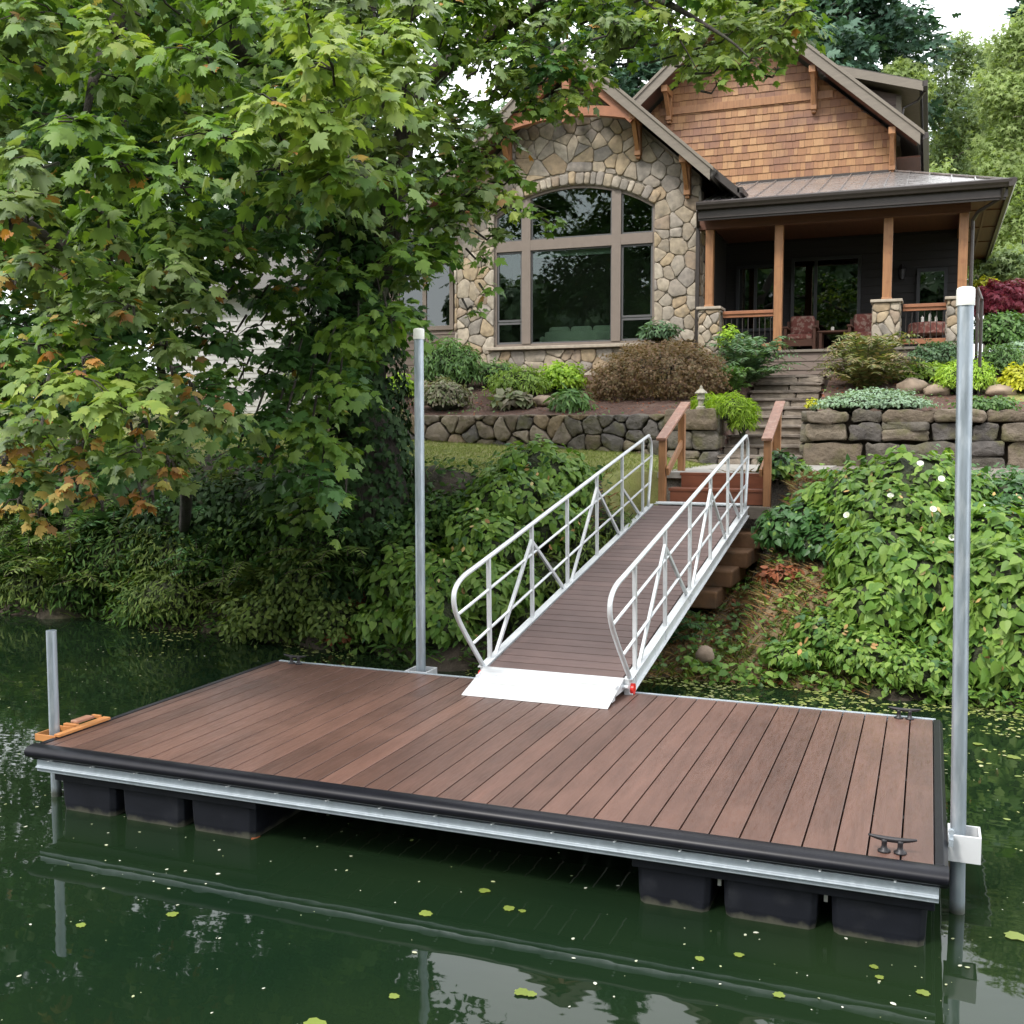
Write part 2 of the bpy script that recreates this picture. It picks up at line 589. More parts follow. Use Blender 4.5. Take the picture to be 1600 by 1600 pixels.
M['tread'] = pbr('red_brown_stair_board', (.20, .062, .028), .5, nz=(5, .2), st=(.6, 6, 3), var=.12, bp=[(40, .2, .002, (.6, 8, 6))])
M['oldwood'] = pbr('weathered_timber', (.17, .14, .11), .75, nz=(5, .3), st=(.7, 5, 5), bp=[(30, .5, .006, (.7, 6, 6))])
M['crib'] = pbr('brown_crib_timber', (.20, .105, .05), .75, nz=(3, .4), bp=[(9, .6, .02, None), (50, .4, .004, None)], var=.25, stain=(4, .5, .7, (.07, .06, .04), .7))
M['beam'] = pbr('timber_beam', (.11, .042, .022), .55, nz=(4, .25), st=(.7, 6, 6), bp=[(30, .2, .002, (.7, 7, 7))])
M['truss'] = pbr('timber_truss_stain', (.28, .11, .05), .5, nz=(4, .22), st=(1, 6, 2), bp=[(30, .2, .002, (.9, 7, 2))], var=.1)
M['fascia'] = pbr('taupe_fascia', (.16, .135, .105), .6, nz=(5, .15), st=(.8, 4, 4), bp=[(40, .1, .002, None)])
M['gutter'] = pbr('dark_bronze_gutter', (.040, .032, .028), .42, .25, nz=(8, .15))
M['metalroof'] = pbr('bronze_metal_roof', (.38, .36, .35), .3, .7, nz=(3, .2), stain=(8, .55, .75, (.35, .32, .30), .5), rvar=.08)
M['shingle_roof'] = pbr('asphalt_shingles', (.075, .068, .06), .85, nz=(30, .35), bp=[(60, .5, .004, None)])
M['soffit'] = pbr('brown_board_ceiling', (.10, .038, .022), .6, nz=(3, .2), st=(6, .6, 3), var=.12)
M['siding'] = pbr('taupe_lap_siding', (.135, .10, .08), .65, nz=(6, .12), st=(.6, 2, 5), var=.06)
M['dormer_siding'] = pbr('brown_grey_siding', (.13, .095, .085), .65, nz=(6, .15), st=(.6, 2, 5), var=.05)
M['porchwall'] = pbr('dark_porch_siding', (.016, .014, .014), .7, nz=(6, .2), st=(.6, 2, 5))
M['frame'] = pbr('taupe_window_frame', (.17, .135, .11), .55, nz=(7, .07))
M['darkframe'] = pbr('dark_door_frame', (.02, .02, .024), .4, nz=(7, .1))
M['sashframe'] = pbr('grey_sash', (.09, .088, .088), .45, nz=(7, .08))
M['mortar'] = pbr('mortar', (.26, .225, .18), .9, nz=(14, .25), bp=[(80, .5, .004, None)])
SC = [(.30, .245, .175), (.26, .215, .16), (.24, .205, .165), (.34, .285, .215), (.21, .185, .155), (.32, .245, .155), (.28, .24, .19), (.25, .19, .135), (.36, .31, .245), (.23, .20, .17), (.29, .215, .135), (.27, .235, .195)]
M['fieldstone'] = pbr('fieldstone', None, .8, cols=SC, nz=(9, .32), bp=[(14, .5, .012, None), (70, .45, .004, None)], stain=(6, .55, .75, (.16, .14, .12), .6))
SW = [(.14, .11, .08), (.095, .082, .066), (.185, .135, .085), (.085, .075, .068), (.155, .125, .095), (.12, .092, .064), (.185, .15, .11)]
M['wallstone'] = pbr('weathered_wall_stone', None, .85, cols=SW, nz=(5, .4), bp=[(5, 1, .07, None), (17, .8, .025, None), (60, .6, .006, None)], stain=(3.5, .5, .7, (.095, .09, .03), .75))
M['stepstone'] = pbr('step_stone', None, .82, cols=[(.13, .10, .08), (.17, .14, .115), (.20, .165, .13), (.115, .09, .075)], nz=(6, .4), bp=[(7, .8, .03, None), (40, .6, .008, None)])
M['boulder'] = pbr('boulder_stone', (.24, .18, .13), .85, nz=(4, .4), bp=[(6, .6, .02, None), (50, .5, .005, None)])
M['capstone'] = pbr('sandstone_cap', (.33, .28, .22), .8, nz=(8, .25), bp=[(40, .5, .006, None)])
M['path'] = pbr('grey_flagstone', (.30, .28, .25), .8, nz=(5, .22), bp=[(30, .4, .004, None)])
M['bark'] = pbr('bark', (.042, .034, .026), .9, nz=(8, .45), st=(3, 3, .5), bp=[(9, 1, .04, (3, 3, .5)), (40, .6, .01, None)], stain=(2.5, .5, .7, (.05, .065, .03), .7))
M['palebark'] = pbr('pale_bark', (.22, .20, .17), .9, nz=(8, .45), st=(3, 3, .8), bp=[(9, .6, .02, (3, 3, .5))])
M['twig'] = pbr('twigs', (.055, .042, .026), .9, nz=(9, .5))
M['white_siding'] = pbr('white_lap_siding', (.46, .45, .44), .6, nz=(4, .06), var=.03)
M['cushion'] = pbr('red_patterned_cushion', (.22, .07, .055), .85, nz=(5, .2), stain=(14, .5, .6, (.42, .3, .24), .7))
M['sofa'] = pbr('cream_sofa', (.74, .76, .62), .8, nz=(5, .08), bp=[(7, .4, .02, None)])
M['pink'] = pbr('pink_cushion', (.75, .35, .32), .8, nz=(6, .15))
M['blind'] = pbr('pale_blind', (.42, .45, .38), .8, nz=(4, .1))
M['room'] = pbr('room_wall', (.10, .085, .07), .8, nz=(3, .1))
M['candle'] = pbr('wax_candle', (.8, .76, .68), .5, nz=(9, .05))
M['lantern'] = pbr('grey_lantern_stone', (.26, .24, .19), .8, nz=(15, .3), bp=[(50, .4, .004, None)])

# shingles: colour per shingle, vertical grain, darker zones mixed in by broad noise
SH = [(.27, .130, .050), (.23, .105, .042), (.31, .158, .062), (.25, .115, .045), (.20, .088, .038), (.285, .142, .055), (.26, .122, .048), (.33, .175, .072), (.22, .097, .040)]
M['shingle'] = pbr('cedar_shingle', None, .6, cols=SH, nz=(5, .2), st=(9, 3, .8), bp=[(40, .3, .003, (8, 3, .8))], stain=(.55, .47, .68, (.10, .040, .036), .75, (1, 1, 1.6)))


def glass_mat(name, tint, fac):
    m, nt, b = new_mat(name)
    nt.nodes.remove(b)
    tr = nt.nodes.new('ShaderNodeBsdfTransparent'); tr.inputs[0].default_value = (*tint, 1)
    gl = nt.nodes.new('ShaderNodeBsdfGlossy'); gl.inputs['Roughness'].default_value = .012
    gl.inputs[0].default_value = (.95, 1, .98, 1)
    fr = nt.nodes.new('ShaderNodeFresnel'); fr.inputs[0].default_value = 1.5
    f = rng(nt, fr.outputs[0], .04, 1, fac, 1)
    mx = nt.nodes.new('ShaderNodeMixShader')
    nt.links.new(f, mx.inputs[0]); nt.links.new(tr.outputs[0], mx.inputs[1]); nt.links.new(gl.outputs[0], mx.inputs[2])
    bn = nt.nodes.new('ShaderNodeBump'); bn.inputs['Strength'].default_value = .03; bn.inputs['Distance'].default_value = .02
    nt.links.new(noise(nt, 1.6, 2), bn.inputs['Height']); nt.links.new(bn.outputs[0], gl.inputs['Normal'])
    nt.links.new(mx.outputs[0], nt.nodes['Material Output'].inputs[0])
    return m


M['glass'] = glass_mat('window_glass', (.74, .82, .78), .055)
M['darkglass'] = glass_mat('door_glass', (.18, .2, .2), .09)

# water
m, nt, b = new_mat('water')
b.inputs['Base Color'].default_value = (.012, .022, .010, 1)
nt.links.new(mixc(nt, rng(nt, noise(nt, .35, 3), .35, .65, 0, 1), (.005, .013, .006), (.011, .021, .008)), b.inputs['Base Color'])
b.inputs['Roughness'].default_value = .02
b.inputs['IOR'].default_value = 1.33
bump(nt, b, [(noise(nt, .8, 2, (1, 1.6, 1)), .03, .10), (noise(nt, 5, 1, (1, 1.8, 1)), .035, .018)])
M['water'] = m

# ground kinds
M['earth'] = pbr('bank_earth', (.040, .030, .020), .95, nz=(3, .45), bp=[(8, .8, .05, None), (50, .7, .01, None)], stain=(1.6, .48, .66, (.05, .055, .02), .7))
M['lawn'] = pbr('lawn_grass', (.20, .215, .055), .9, nz=(6, .3), bp=[(40, .8, .03, None), (150, .8, .01, None)], stain=(1.2, .45, .7, (.22, .19, .075), .8))
M['mulch'] = pbr('bark_mulch', (.085, .045, .032), .95, nz=(20, .5), bp=[(30, 1, .04, None), (90, .8, .01, None)], stain=(3, .5, .7, (.16, .11, .085), .7))
M['gravel'] = pbr('gravel', (.22, .19, .16), .9, nz=(50, .5), bp=[(60, 1, .03, None)])
M['clay'] = pbr('dry_bank_thatch', (.17, .12, .065), .95, nz=(9, .5), bp=[(12, 1, .06, None), (70, .8, .01, None)], stain=(2.5, .5, .68, (.075, .07, .03), .7))

# leaves
G = lambda *c: list(c)
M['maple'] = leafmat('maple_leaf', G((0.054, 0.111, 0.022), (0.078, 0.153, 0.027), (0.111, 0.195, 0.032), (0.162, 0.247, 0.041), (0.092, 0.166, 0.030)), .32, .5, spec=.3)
M['maple_light'] = leafmat('maple_leaf_bright', G((0.106, 0.170, 0.035), (0.152, 0.230, 0.046), (0.202, 0.285, 0.061), (0.248, 0.304, 0.066), (0.129, 0.193, 0.042)), .36, .5, spec=.3)  # brighter copy of the maple leaf, mostly on the nearest boughs
M['maple_dark'] = leafmat('maple_leaf_shaded', G((0.031, 0.081, 0.022), (0.048, 0.115, 0.028), (0.064, 0.146, 0.034), (0.039, 0.095, 0.025)), .24, .5, spec=.3)  # darker copy for inner and rear boughs, their shade put into the colour
M['maple_turn'] = leafmat('maple_leaf_turning', G((.17, .20, .045), (.36, .27, .07), (.38, .17, .05), (.22, .11, .045), (.33, .28, .09)), .3, .6, spec=.2)
M['maple_olive'] = leafmat('maple_leaf_olive', G((0.086, 0.144, 0.040), (0.127, 0.190, 0.052), (0.167, 0.218, 0.069), (0.103, 0.161, 0.057)), .28, .45)
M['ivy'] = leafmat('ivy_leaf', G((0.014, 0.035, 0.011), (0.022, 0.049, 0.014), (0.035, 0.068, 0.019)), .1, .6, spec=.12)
M['heart'] = pbr('shaded_core', (.030, .036, .016), .95, nz=(12, .5), bp=[(20, 1, .05, None)])  # dark core of the plants, inner shade put into the colour
M['vine'] = leafmat('bindweed_leaf', G((0.071, 0.153, 0.023), (0.109, 0.203, 0.032), (0.147, 0.248, 0.044), (0.199, 0.297, 0.060), (0.085, 0.171, 0.032)), .3, .5, spec=.3)
M['vine_dark'] = leafmat('bramble_leaf', G((.030, .085, .022), (.045, .115, .030), (.065, .145, .04)), .2, .42)
M['petal'] = leafmat('white_petal', G((.75, .75, .7), (.85, .85, .82)), .3, .6)
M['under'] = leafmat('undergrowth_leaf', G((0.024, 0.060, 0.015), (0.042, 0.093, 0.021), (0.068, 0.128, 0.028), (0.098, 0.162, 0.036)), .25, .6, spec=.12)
M['olive'] = leafmat('olive_leaf', G((0.050, 0.082, 0.019), (0.077, 0.118, 0.027), (0.112, 0.162, 0.038), (0.156, 0.204, 0.052)), .25, .6, spec=.15)
M['fern'] = leafmat('fern_leaf', G((.035, .105, .035), (.055, .14, .045), (.085, .19, .06)), .25, .5)
M['bluefern'] = leafmat('grey_fern_leaf', G((.06, .12, .055), (.095, .17, .085), (.13, .22, .10)), .25, .5)
M['yellowfern'] = leafmat('olive_fern_leaf', G((.10, .14, .05), (.15, .18, .06), (.20, .19, .08), (.24, .17, .08)), .25, .5)
M['lime'] = leafmat('lime_leaf', G((.20, .34, .035), (.29, .44, .045), (.36, .50, .06)), .35, .5)
M['yellow'] = leafmat('yellow_leaf', G((.42, .44, .03), (.55, .52, .04), (.36, .40, .04)), .35, .5)
M['mid'] = leafmat('garden_leaf', G((.06, .13, .035), (.09, .18, .045), (.13, .23, .06)), .28, .5)
M['variegated'] = leafmat('variegated_leaf', G((.13, .18, .07), (.22, .24, .13), (.17, .15, .10), (.24, .21, .16)), .25, .55)
M['silver'] = leafmat('silver_leaf', G((.16, .24, .16), (.24, .34, .23), (.20, .31, .18), (.30, .40, .29)), .2, .6)
M['bronze'] = leafmat('bronze_maple_leaf', G((.14, .075, .04), (.17, .10, .05), (.13, .10, .04), (.20, .125, .065), (.12, .10, .04), (.16, .085, .045)), .28, .55)
M['crimson'] = leafmat('crimson_leaf', G((0.176, 0.018, 0.041), (0.272, 0.036, 0.063), (0.336, 0.072, 0.099)), .25, .5)
M['dry'] = leafmat('dry_stalks', G((.34, .19, .07), (.42, .29, .11), (.28, .12, .05), (.46, .38, .17)), .1, .8)
M['russet'] = leafmat('dead_leaves', G((.16, .045, .02), (.26, .08, .03), (.11, .045, .025)), .15, .7)
M['grass'] = leafmat('grass_blade', G((.14, .21, .03), (.20, .27, .045), (.28, .29, .08), (.11, .17, .025)), .25, .6)
M['far_green'] = leafmat('alder_leaf', G((0.150, 0.216, 0.106), (0.200, 0.270, 0.138), (0.260, 0.324, 0.163), (0.170, 0.234, 0.125)), .4, .6, spec=.2)  # paled and greyed, distance haze put into the leaf colour
M['far_yellow'] = leafmat('yellow_green_leaf', G((0.204, 0.272, 0.108), (0.255, 0.332, 0.132), (0.306, 0.374, 0.156)), .4, .6, spec=.2)
M['far_dark'] = leafmat('forest_leaf', G((0.054, 0.105, 0.049), (0.084, 0.143, 0.063), (0.108, 0.182, 0.084)), .25, .55)
M['needle'] = leafmat('fir_needles', G((.030, .075, .045), (.045, .10, .060), (.065, .13, .080)), .15, .6)
M['weed'] = leafmat('duckweed', G((.22, .27, .06), (.16, .20, .05), (.30, .33, .09), (.38, .38, .2)), .1, .6)
M['fleck'] = leafmat('floating_flecks', G((.42, .42, .33), (.55, .55, .48), (.30, .33, .16), (.5, .48, .38)), .1, .6)
M['pad'] = leafmat('floating_leaf', G((0.156, 0.205, 0.030), (0.252, 0.260, 0.048), (0.120, 0.174, 0.030), (0.300, 0.248, 0.036)), .1, .5)
M['lime2'] = leafmat('spring_green_leaf', G((.13, .22, .035), (.19, .29, .045), (.25, .36, .06)), .35, .5)


def scum(key, z0, z1, col):      # dried algae line where the lake laps at it
    m = M[key]; nt = m.node_tree; b = nt.nodes['Principled BSDF']
    src = b.inputs['Base Color'].links[0].from_socket
    g = nt.nodes.new('ShaderNodeNewGeometry'); sp = nt.nodes.new('ShaderNodeSeparateXYZ')
    nt.links.new(g.outputs['Position'], sp.inputs[0])
    ad = nt.nodes.new('ShaderNodeMath'); ad.operation = 'ADD'
    nt.links.new(sp.outputs[2], ad.inputs[0]); nt.links.new(rng(nt, noise(nt, 14, 4), .3, .7, -.018, .018), ad.inputs[1])
    f = rng(nt, ad.outputs[0], z0, z1, .85, 0)
    nt.links.new(mixc(nt, f, src, col), b.inputs['Base Color'])


scum('float', .006, .035, (.075, .075, .055))
scum('pipe', .01, .07, (.10, .105, .07))
M['float'].node_tree.nodes['Principled BSDF'].inputs['Specular IOR Level'].default_value = .25


# ================================================================== the setting
SHX = [-60, -30, -18, -13, -11.3, -10.2, -8.3, -6.9, -5.8, -4.5, -3.2, -2.4, -1.8, -.7, .05, .9, 3, 8, 30]
SHY = [14, 13, 11.5, 10.6, 10.7, 10.9, 10.7, 10.5, 10.3, 9.9, 10.35, 10.3, 10.3, 10.38, 10.22, 10.1, 10.1, 10.3, 12]
TPX = [-60, -20, -12, -9, -6, -5, -3.8, -2.7, -1.8, .5, 3, 30]
TPY = [20, 16, 14.0, 12.8, 12.0, 12.9, 13.1, 13.5, 13.9, 14.1, 14.4, 16]


def plateau(x, y):
    return 1.87 + .048 * np.clip(-3.5 - x, 0, 8)


def ground_z(x, y):
    x = np.asarray(x, float); y = np.asarray(y, float)
    ys = np.interp(x, SHX, SHY) + .12 * np.sin(x * 3.1) + .08 * np.sin(x * 7.3)
    yt = np.interp(x, TPX, TPY)
    t = (y - ys) / (yt - ys)
    pl = plateau(x, y) + np.where(x < -3.4, .026 * np.clip(y - 13, 0, 4.8) * np.clip((-3.4 - x), 0, 1), 0)
    tt = np.clip(t, 0, 1)
    z = pl * (1 - (1 - tt) ** 1.8) + .10 * np.sin(x * 2.3 + y * 1.7) * np.sin(PI * tt) + .05 * np.sin(x * 6 + y * 5) * np.sin(PI * tt)
    z = np.where(t < 0, np.maximum(-.9, (y - ys) * .8), z)
    # the hollow under the gangway
    w = np.clip((x + 3.75) / .35, 0, 1) * np.clip((-1.5 - x) / .3, 0, 1)
    low = np.minimum(z, .42 + .185 * (y - 7.8) - .84 + .05 * np.sin(x * 5 + y * 4))
    z = np.where(y < 14.05, z * (1 - w) + low * w, z)
    # terraces behind the retaining walls
    up = 2.66 + .23 * np.clip(y - 17.95, 0, 4.1)
    left = np.clip((-10.6 - x) / 2.5, 0, 1)
    up = up * (1 - left) + (2.25 + .06 * np.clip(y - 17.9, 0, 14)) * left
    stair = (x > -3.25) & (x < -1.85)
    up = np.where(stair, 1.6 + .34 * np.clip(y - 17.6, 0, 4.6), up)
    z = np.where(y > 17.85, np.where(y < 60, up, up + (y - 60) * .05), z)
    return z


def gz(x, y):
    return float(ground_z(np.array([x]), np.array([y]))[0])


xs = np.concatenate([np.linspace(-150, -20, 27), np.arange(-19, 6, .14), np.linspace(6.5, 130, 40)])
ys_ = np.concatenate([np.linspace(-60, 8, 14), np.arange(8.6, 22.5, .14), np.linspace(22.8, 30, 12), np.linspace(33, 220, 30)])
GX, GY = np.meshgrid(xs, ys_)
GZ = ground_z(GX, GY)
GZ = GZ + np.where((GY > 9) & (GY < 23), .02 * np.sin(GX * 17 + GY * 3) * np.cos(GY * 13), 0)
nx_, ny_ = len(xs), len(ys_)
me = bpy.data.meshes.new('ground')
fs = [(j * nx_ + i, j * nx_ + i + 1, (j + 1) * nx_ + i + 1, (j + 1) * nx_ + i) for j in range(ny_ - 1) for i in range(nx_ - 1)]
me.from_pydata(np.stack([GX, GY, GZ], -1).reshape(-1, 3).tolist(), [], fs)
for k in ('earth', 'lawn', 'mulch', 'gravel', 'clay'):
    me.materials.append(M[k])
mi = []
for j in range(ny_ - 1):
    for i in range(nx_ - 1):
        x = (xs[i] + xs[i + 1]) / 2; y = (ys_[j] + ys_[j + 1]) / 2
        yt = np.interp(x, TPX, TPY) + .2 * math.sin(x * 4) + .1 * math.sin(x * 9)
        if y > 17.8 and x > -11: k = 2 if (x < 1.2 or y < 19) else 1
        elif y > yt - .25: k = 1 if x < -3.3 or y > 17.8 or x > 2.5 else 3
        elif -3.6 < x < -.6: k = 4
        else: k = 0
        mi.append(k)
me.polygons.foreach_set('material_index', mi)
me.shade_smooth()
o = bpy.data.objects.new('ground', me); COL.objects.link(o); tag(o, kind='structure')

b = MB(); b.add([(-150, -60, 0), (130, -60, 0), (130, 14.5, 0), (-150, 14.5, 0)], [(0, 1, 2, 3)])
tag(b.build('water', 'water'), kind='structure')

# the flagstone landing between the wooden stairs and the stone steps
b = MB()
b.poly_y([(0, 0)] * 0 or [(-3.35, 1.80), (-1.35, 1.80), (-1.35, 1.885), (-3.35, 1.885)], 13.95, 17.56)
tag(b.build('path', 'path', bevel=.01), kind='structure')

# ================================================================== the floating dock
DZ = .42
dock = thing('floating_dock', (-2.6, 6.55, .2), 'long floating dock of brown boards with a black rubber edge', 'dock')
b = MB()
x = .07
while x > -5.22:
    w = .1415 if x - .1415 > -5.24 else x + 5.24
    b.box(x - w, x, 5.215, 7.895, DZ - .025, DZ)
    x -= .1497
b.build('decking', 'board', dock, bevel=.003)
b = MB()
for yy in (5.26, 5.9, 6.55, 7.2, 7.86):
    b.box(-5.2, .04, yy - .025, yy + .025, DZ - .15, DZ - .027)
for xx in (-5.2, .0):
    b.box(xx, xx + .04, 5.3, 7.8, DZ - .16, DZ - .03)
b.build('joists', 'black', dock)
# rubber bumpers: front (round nose) and the two ends, thin strip behind
prof = [(5.212, DZ + .003), (5.185, DZ + .006)] + [(5.160 - .050 * math.sin(a), DZ - .034 + .037 * math.cos(a)) for a in np.linspace(.0, PI, 13)] + [(5.172, DZ - .076), (5.174, DZ - .090), (5.212, DZ - .092)]
b = MB(); b.poly_x(prof, -5.30, .135)
o = b.build('bumper', 'rubber', dock, smooth=True)
e = o.modifiers.new('e', 'EDGE_SPLIT'); e.split_angle = .9
for s in (0, 1):
    b = MB()
    pr = [(DZ + .003), (DZ + .006), DZ - .02, DZ - .07, DZ - .09]
    if s: xs_ = [.074, .115, .135, .13, .074]
    else: xs_ = [-5.244, -5.28, -5.295, -5.29, -5.244]
    poly = [(a, z) for a, z in zip(xs_, pr)]
    b.poly_y(poly, 5.2125, 7.90)
    b.build('bumper', 'rubber', dock, bevel=.003)
b = MB(); b.box(-5.25, .09, 7.898, 7.93, DZ - .12, DZ + .004)
b.build('rear_trim', 'galv', dock, bevel=.002)
# galvanised skirt with its rolled ridge
b = MB()
b.poly_x([(5.20, .336), (5.160, .336), (5.157, .300), (5.145, .294), (5.143, .288), (5.157, .283), (5.157, .264), (5.166, .258), (5.20, .258)], -5.245, .095)
b.box(-5.242, -5.20, 5.22, 7.88, .26, .33); b.box(.05, .092, 5.22, 7.88, .26, .33); b.box(-5.2, .05, 7.86, 7.888, .26, .40)
b.build('skirt', 'galv', dock, bevel=.0015)
x = -5.12
while x < .1:
    b = MB()
    b.lathe((x, 5.1275, 0), [(.0, 0)] * 0 or [(.006, DZ - .074), (.006, DZ - .070)], 8)
    b.tube([(x, 5.162, .345), (x, 5.148, .345)], .0065, 8)
    b.build('screw', 'alu', dock)
    x += .335


def float_box(x0, x1, y0, y1):
    mb = MB()
    def ring(ins, z):
        c = .028
        a, bb, cc, d = x0 + ins, x1 - ins, y0 + ins * .8, y1 - ins * .8
        return [(a + c, cc, z), (bb - c, cc, z), (bb, cc + c, z), (bb, d - c, z), (bb - c, d, z), (a + c, d, z), (a, d - c, z), (a, cc + c, z)]
    rg = [ring(.0, .195), ring(.006, .05), ring(.03, -.12), ring(.05, -.2)]
    vs = [v for r_ in rg for v in r_]
    fs = [(k * 8 + i, k * 8 + (i + 1) % 8, (k + 1) * 8 + (i + 1) % 8, (k + 1) * 8 + i) for k in range(3) for i in range(8)]
    fs += [tuple(range(8)), tuple(range(31, 23, -1))]
    mb.add(vs, fs)
    return mb


for grp in (((-5.14, -4.71), (-4.655, -4.19), (-4.135, -3.67)), ((-1.345, -.965), (-.905, -.445), (-.385, .05))):
    for (a, c) in grp:
        f = float_box(a, c, 5.235, 6.35).build('float', 'float', dock, bevel=.006)
        g = float_box(a, c, 6.72, 7.84).build('float', 'float', dock, bevel=.006)
    b = MB(); b.box(grp[0][0] - .02, grp[-1][1] + .03, 5.215, 7.85, .197, .262)
    b.build('float_flange', 'float', dock, bevel=.004)
    for k in (0, 1):
        b = MB()
        xm = (grp[k][1] + grp[k + 1][0]) / 2
        b.box(xm - .009, xm + .009, 5.32, 5.335, .12, .19)
        b.build('strap', 'cap', dock)


def cleat(cx, cy):
    mb = MB()
    L = .110
    pts = []
    rr = []
    for t in np.linspace(-1, 1, 13):
        pts.append((cx + t * L, cy, DZ + .062 + .012 * t * t)); rr.append(.0135 * (1 - .62 * abs(t) ** 2.2))
    mb.tube(pts, rr, 10)
    for s in (-1, 1):
        mb.lathe((cx + s * .036, cy, DZ), [(.030, .0), (.030, .008), (.017, .014), (.0125, .03), (.0125, .045), (.018, .062)], 12)
    return mb


cl = []
for (cx, cy) in ((-.115, 5.30), (-.115, 7.86), (-5.05, 7.85)):
    cleat(cx, cy).build('cleat', 'black', dock, smooth=True)

# pile guides
def guide(x0, x1, y0, y1, z0, z1, t=.012):
    mb = MB()
    mb.box(x0, x1, y0, y0 + t, z0, z1); mb.box(x0, x1, y1 - t, y1, z0, z1)
    mb.box(x0, x0 + t, y0 + t, y1 - t, z0, z1); mb.box(x1 - t, x1, y0 + t, y1 - t, z0, z1)
    return mb
g = guide(.137, .290, 5.63, 5.80, .29, .425).build('pile_guide', 'plate', dock, bevel=.002)
tag(g, 'pale square pile guide at the right end')
b = MB(); b.tube([(.15, 5.585, .46), (.15, 5.56, .46)], .014, 8); b.box(.139, .16, 5.53, 5.62, .40, .435)
b.build('bolt', 'galv', g)
g = guide(-4.04, -3.84, 7.932, 8.15, .34, .425).build('pile_guide', 'plate', dock, bevel=.002)
tag(g, 'pale square pile guide behind the dock')
# orange bracket round the short pile at the left end
b = MB()
b.box(-5.44, -5.432, 5.34, 5.56, .39, .435); b.box(-5.432, -5.27, 5.34, 5.348, .39, .435); b.box(-5.432, -5.245, 5.552, 5.56, .40, .435)
b.box(-5.285, -5.24, 5.348, 5.82, .428, .446); b.box(-5.30, -5.285, 5.56, 5.82, .40, .446)
b.box(-5.42, -5.31, 5.57, 5.60, .43, .447)
b.box(-5.37, -5.30, 5.78, 5.80, .44, .46)
g = b.build('pile_guide', 'orange', dock, bevel=.002)
tag(g, 'orange painted pile guide at the left corner')
b = MB(); b.box(-5.385, -5.315, 5.60, 5.75, .447, .465); b.build('roller', 'cedar_rail', g, bevel=.004)


def pile(x, y, z1, r, label, cap=True, lean=0):
    t = thing('mooring_pile', (x, y, -.8), label, 'mooring pile')
    xt = x + lean
    b = MB(); b.tube([(x, y, -.85), (xt, y, z1 - (.05 if cap else 0))], r, 28)
    if not cap:
        b = MB()
        n = 28
        vs = []
        for rr, z in ((r, -.85), (r, z1), (r * .86, z1), (r * .86, z1 - .5)):
            vs += [(x + rr * math.cos(2 * PI * k / n), y + rr * math.sin(2 * PI * k / n), z) for k in range(n)]
        b.add(vs, [(j * n + k, j * n + (k + 1) % n, (j + 1) * n + (k + 1) % n, (j + 1) * n + k) for j in range(3) for k in range(n)])
    o = b.build('pipe', 'pipe', t, smooth=True)
    e = o.modifiers.new('e', 'EDGE_SPLIT'); e.split_angle = 1
    if cap:
        b = MB(); b.lathe((xt, y, z1 - .085), [(r + .006, 0), (r + .006, .075), (r + .002, .085), (r - .01, .09)], 28)
        o = b.build('cap', 'cap', t, smooth=True)
        e = o.modifiers.new('e', 'EDGE_SPLIT'); e.split_angle = .8
    return t


def top_z(X, Y, ypx):
    lo, hi = 0, 5
    for _ in range(40):
        m_ = (lo + hi) / 2
        P = np.array([X, Y, m_]) - c_o
        if 800 - 1680 * (P @ c_u) / (P @ c_f) > ypx: lo = m_
        else: hi = m_
    return lo


pile(.205, 5.72, top_z(.14, 5.72, 450), .037, 'tall galvanised steel pile with white cap, beside the right end of the dock', lean=-.062)
pile(-3.945, 8.05, top_z(-3.945, 8.05, 514), .040, 'galvanised steel pile with white cap, behind the dock left of the gangway')
pile(-5.36, 5.43, top_z(-5.36, 5.43, 985), .033, 'short open-topped steel pile in the orange guide at the left corner of the dock', cap=False)

# ================================================================== the gangway
gw = thing('gangway', (-2.69, 10.6, .9), 'sloping aluminium gangway with brown boards and open truss railings', 'gangway')
ga, gb = np.array([0, 7.82, .545]), np.array([0, 13.32, 1.487])
gd = unit(gb - ga); gn = np.array([0, -gd[2], gd[1]])
GL = np.linalg.norm(gb - ga)
def gp(x, s, h):              # across, along, above the walking surface
    v = ga + gd * s + gn * h
    return np.array([x, v[1], v[2]])
b = MB()
n = 38
for i in range(n):
    s0 = .0 + i * GL / n; s1 = s0 + GL / n - .011
    vs = [gp(x, s, h) for h in (-.022, 0) for x, s in ((-3.235, s0), (-2.135, s0), (-2.135, s1), (-3.235, s1))]
    b.add(vs, [(0, 3, 2, 1), (4, 5, 6, 7), (0, 1, 5, 4), (1, 2, 6, 5), (2, 3, 7, 6), (3, 0, 4, 7)])
b.build('decking', 'ramp_board', gw, bevel=.003)
for i in range(9):
    s = .1 + i * (GL - .2) / 8
    b = MB(); b.bar(gp(-3.25, s, -.055), gp(-2.12, s, -.055), .05, .05)
    b.build('crossmember', 'alu', gw)
for x in (-3.275, -2.095):
    b = MB()
    b.bar(gp(x, -.02, -.06), gp(x, GL + .05, -.06), .045, .13, up=gn)
    sg = 1 if x > -3 else -1
    b.bar(gp(x + sg * .03, -.02, -.118), gp(x + sg * .03, GL + .05, -.118), .03, .012, up=gn)
    b.bar(gp(x + sg * .03, -.02, .0), gp(x + sg * .03, GL + .05, .0), .03, .010, up=gn)
    b.build('side_beam', 'alu', gw, bevel=.003)

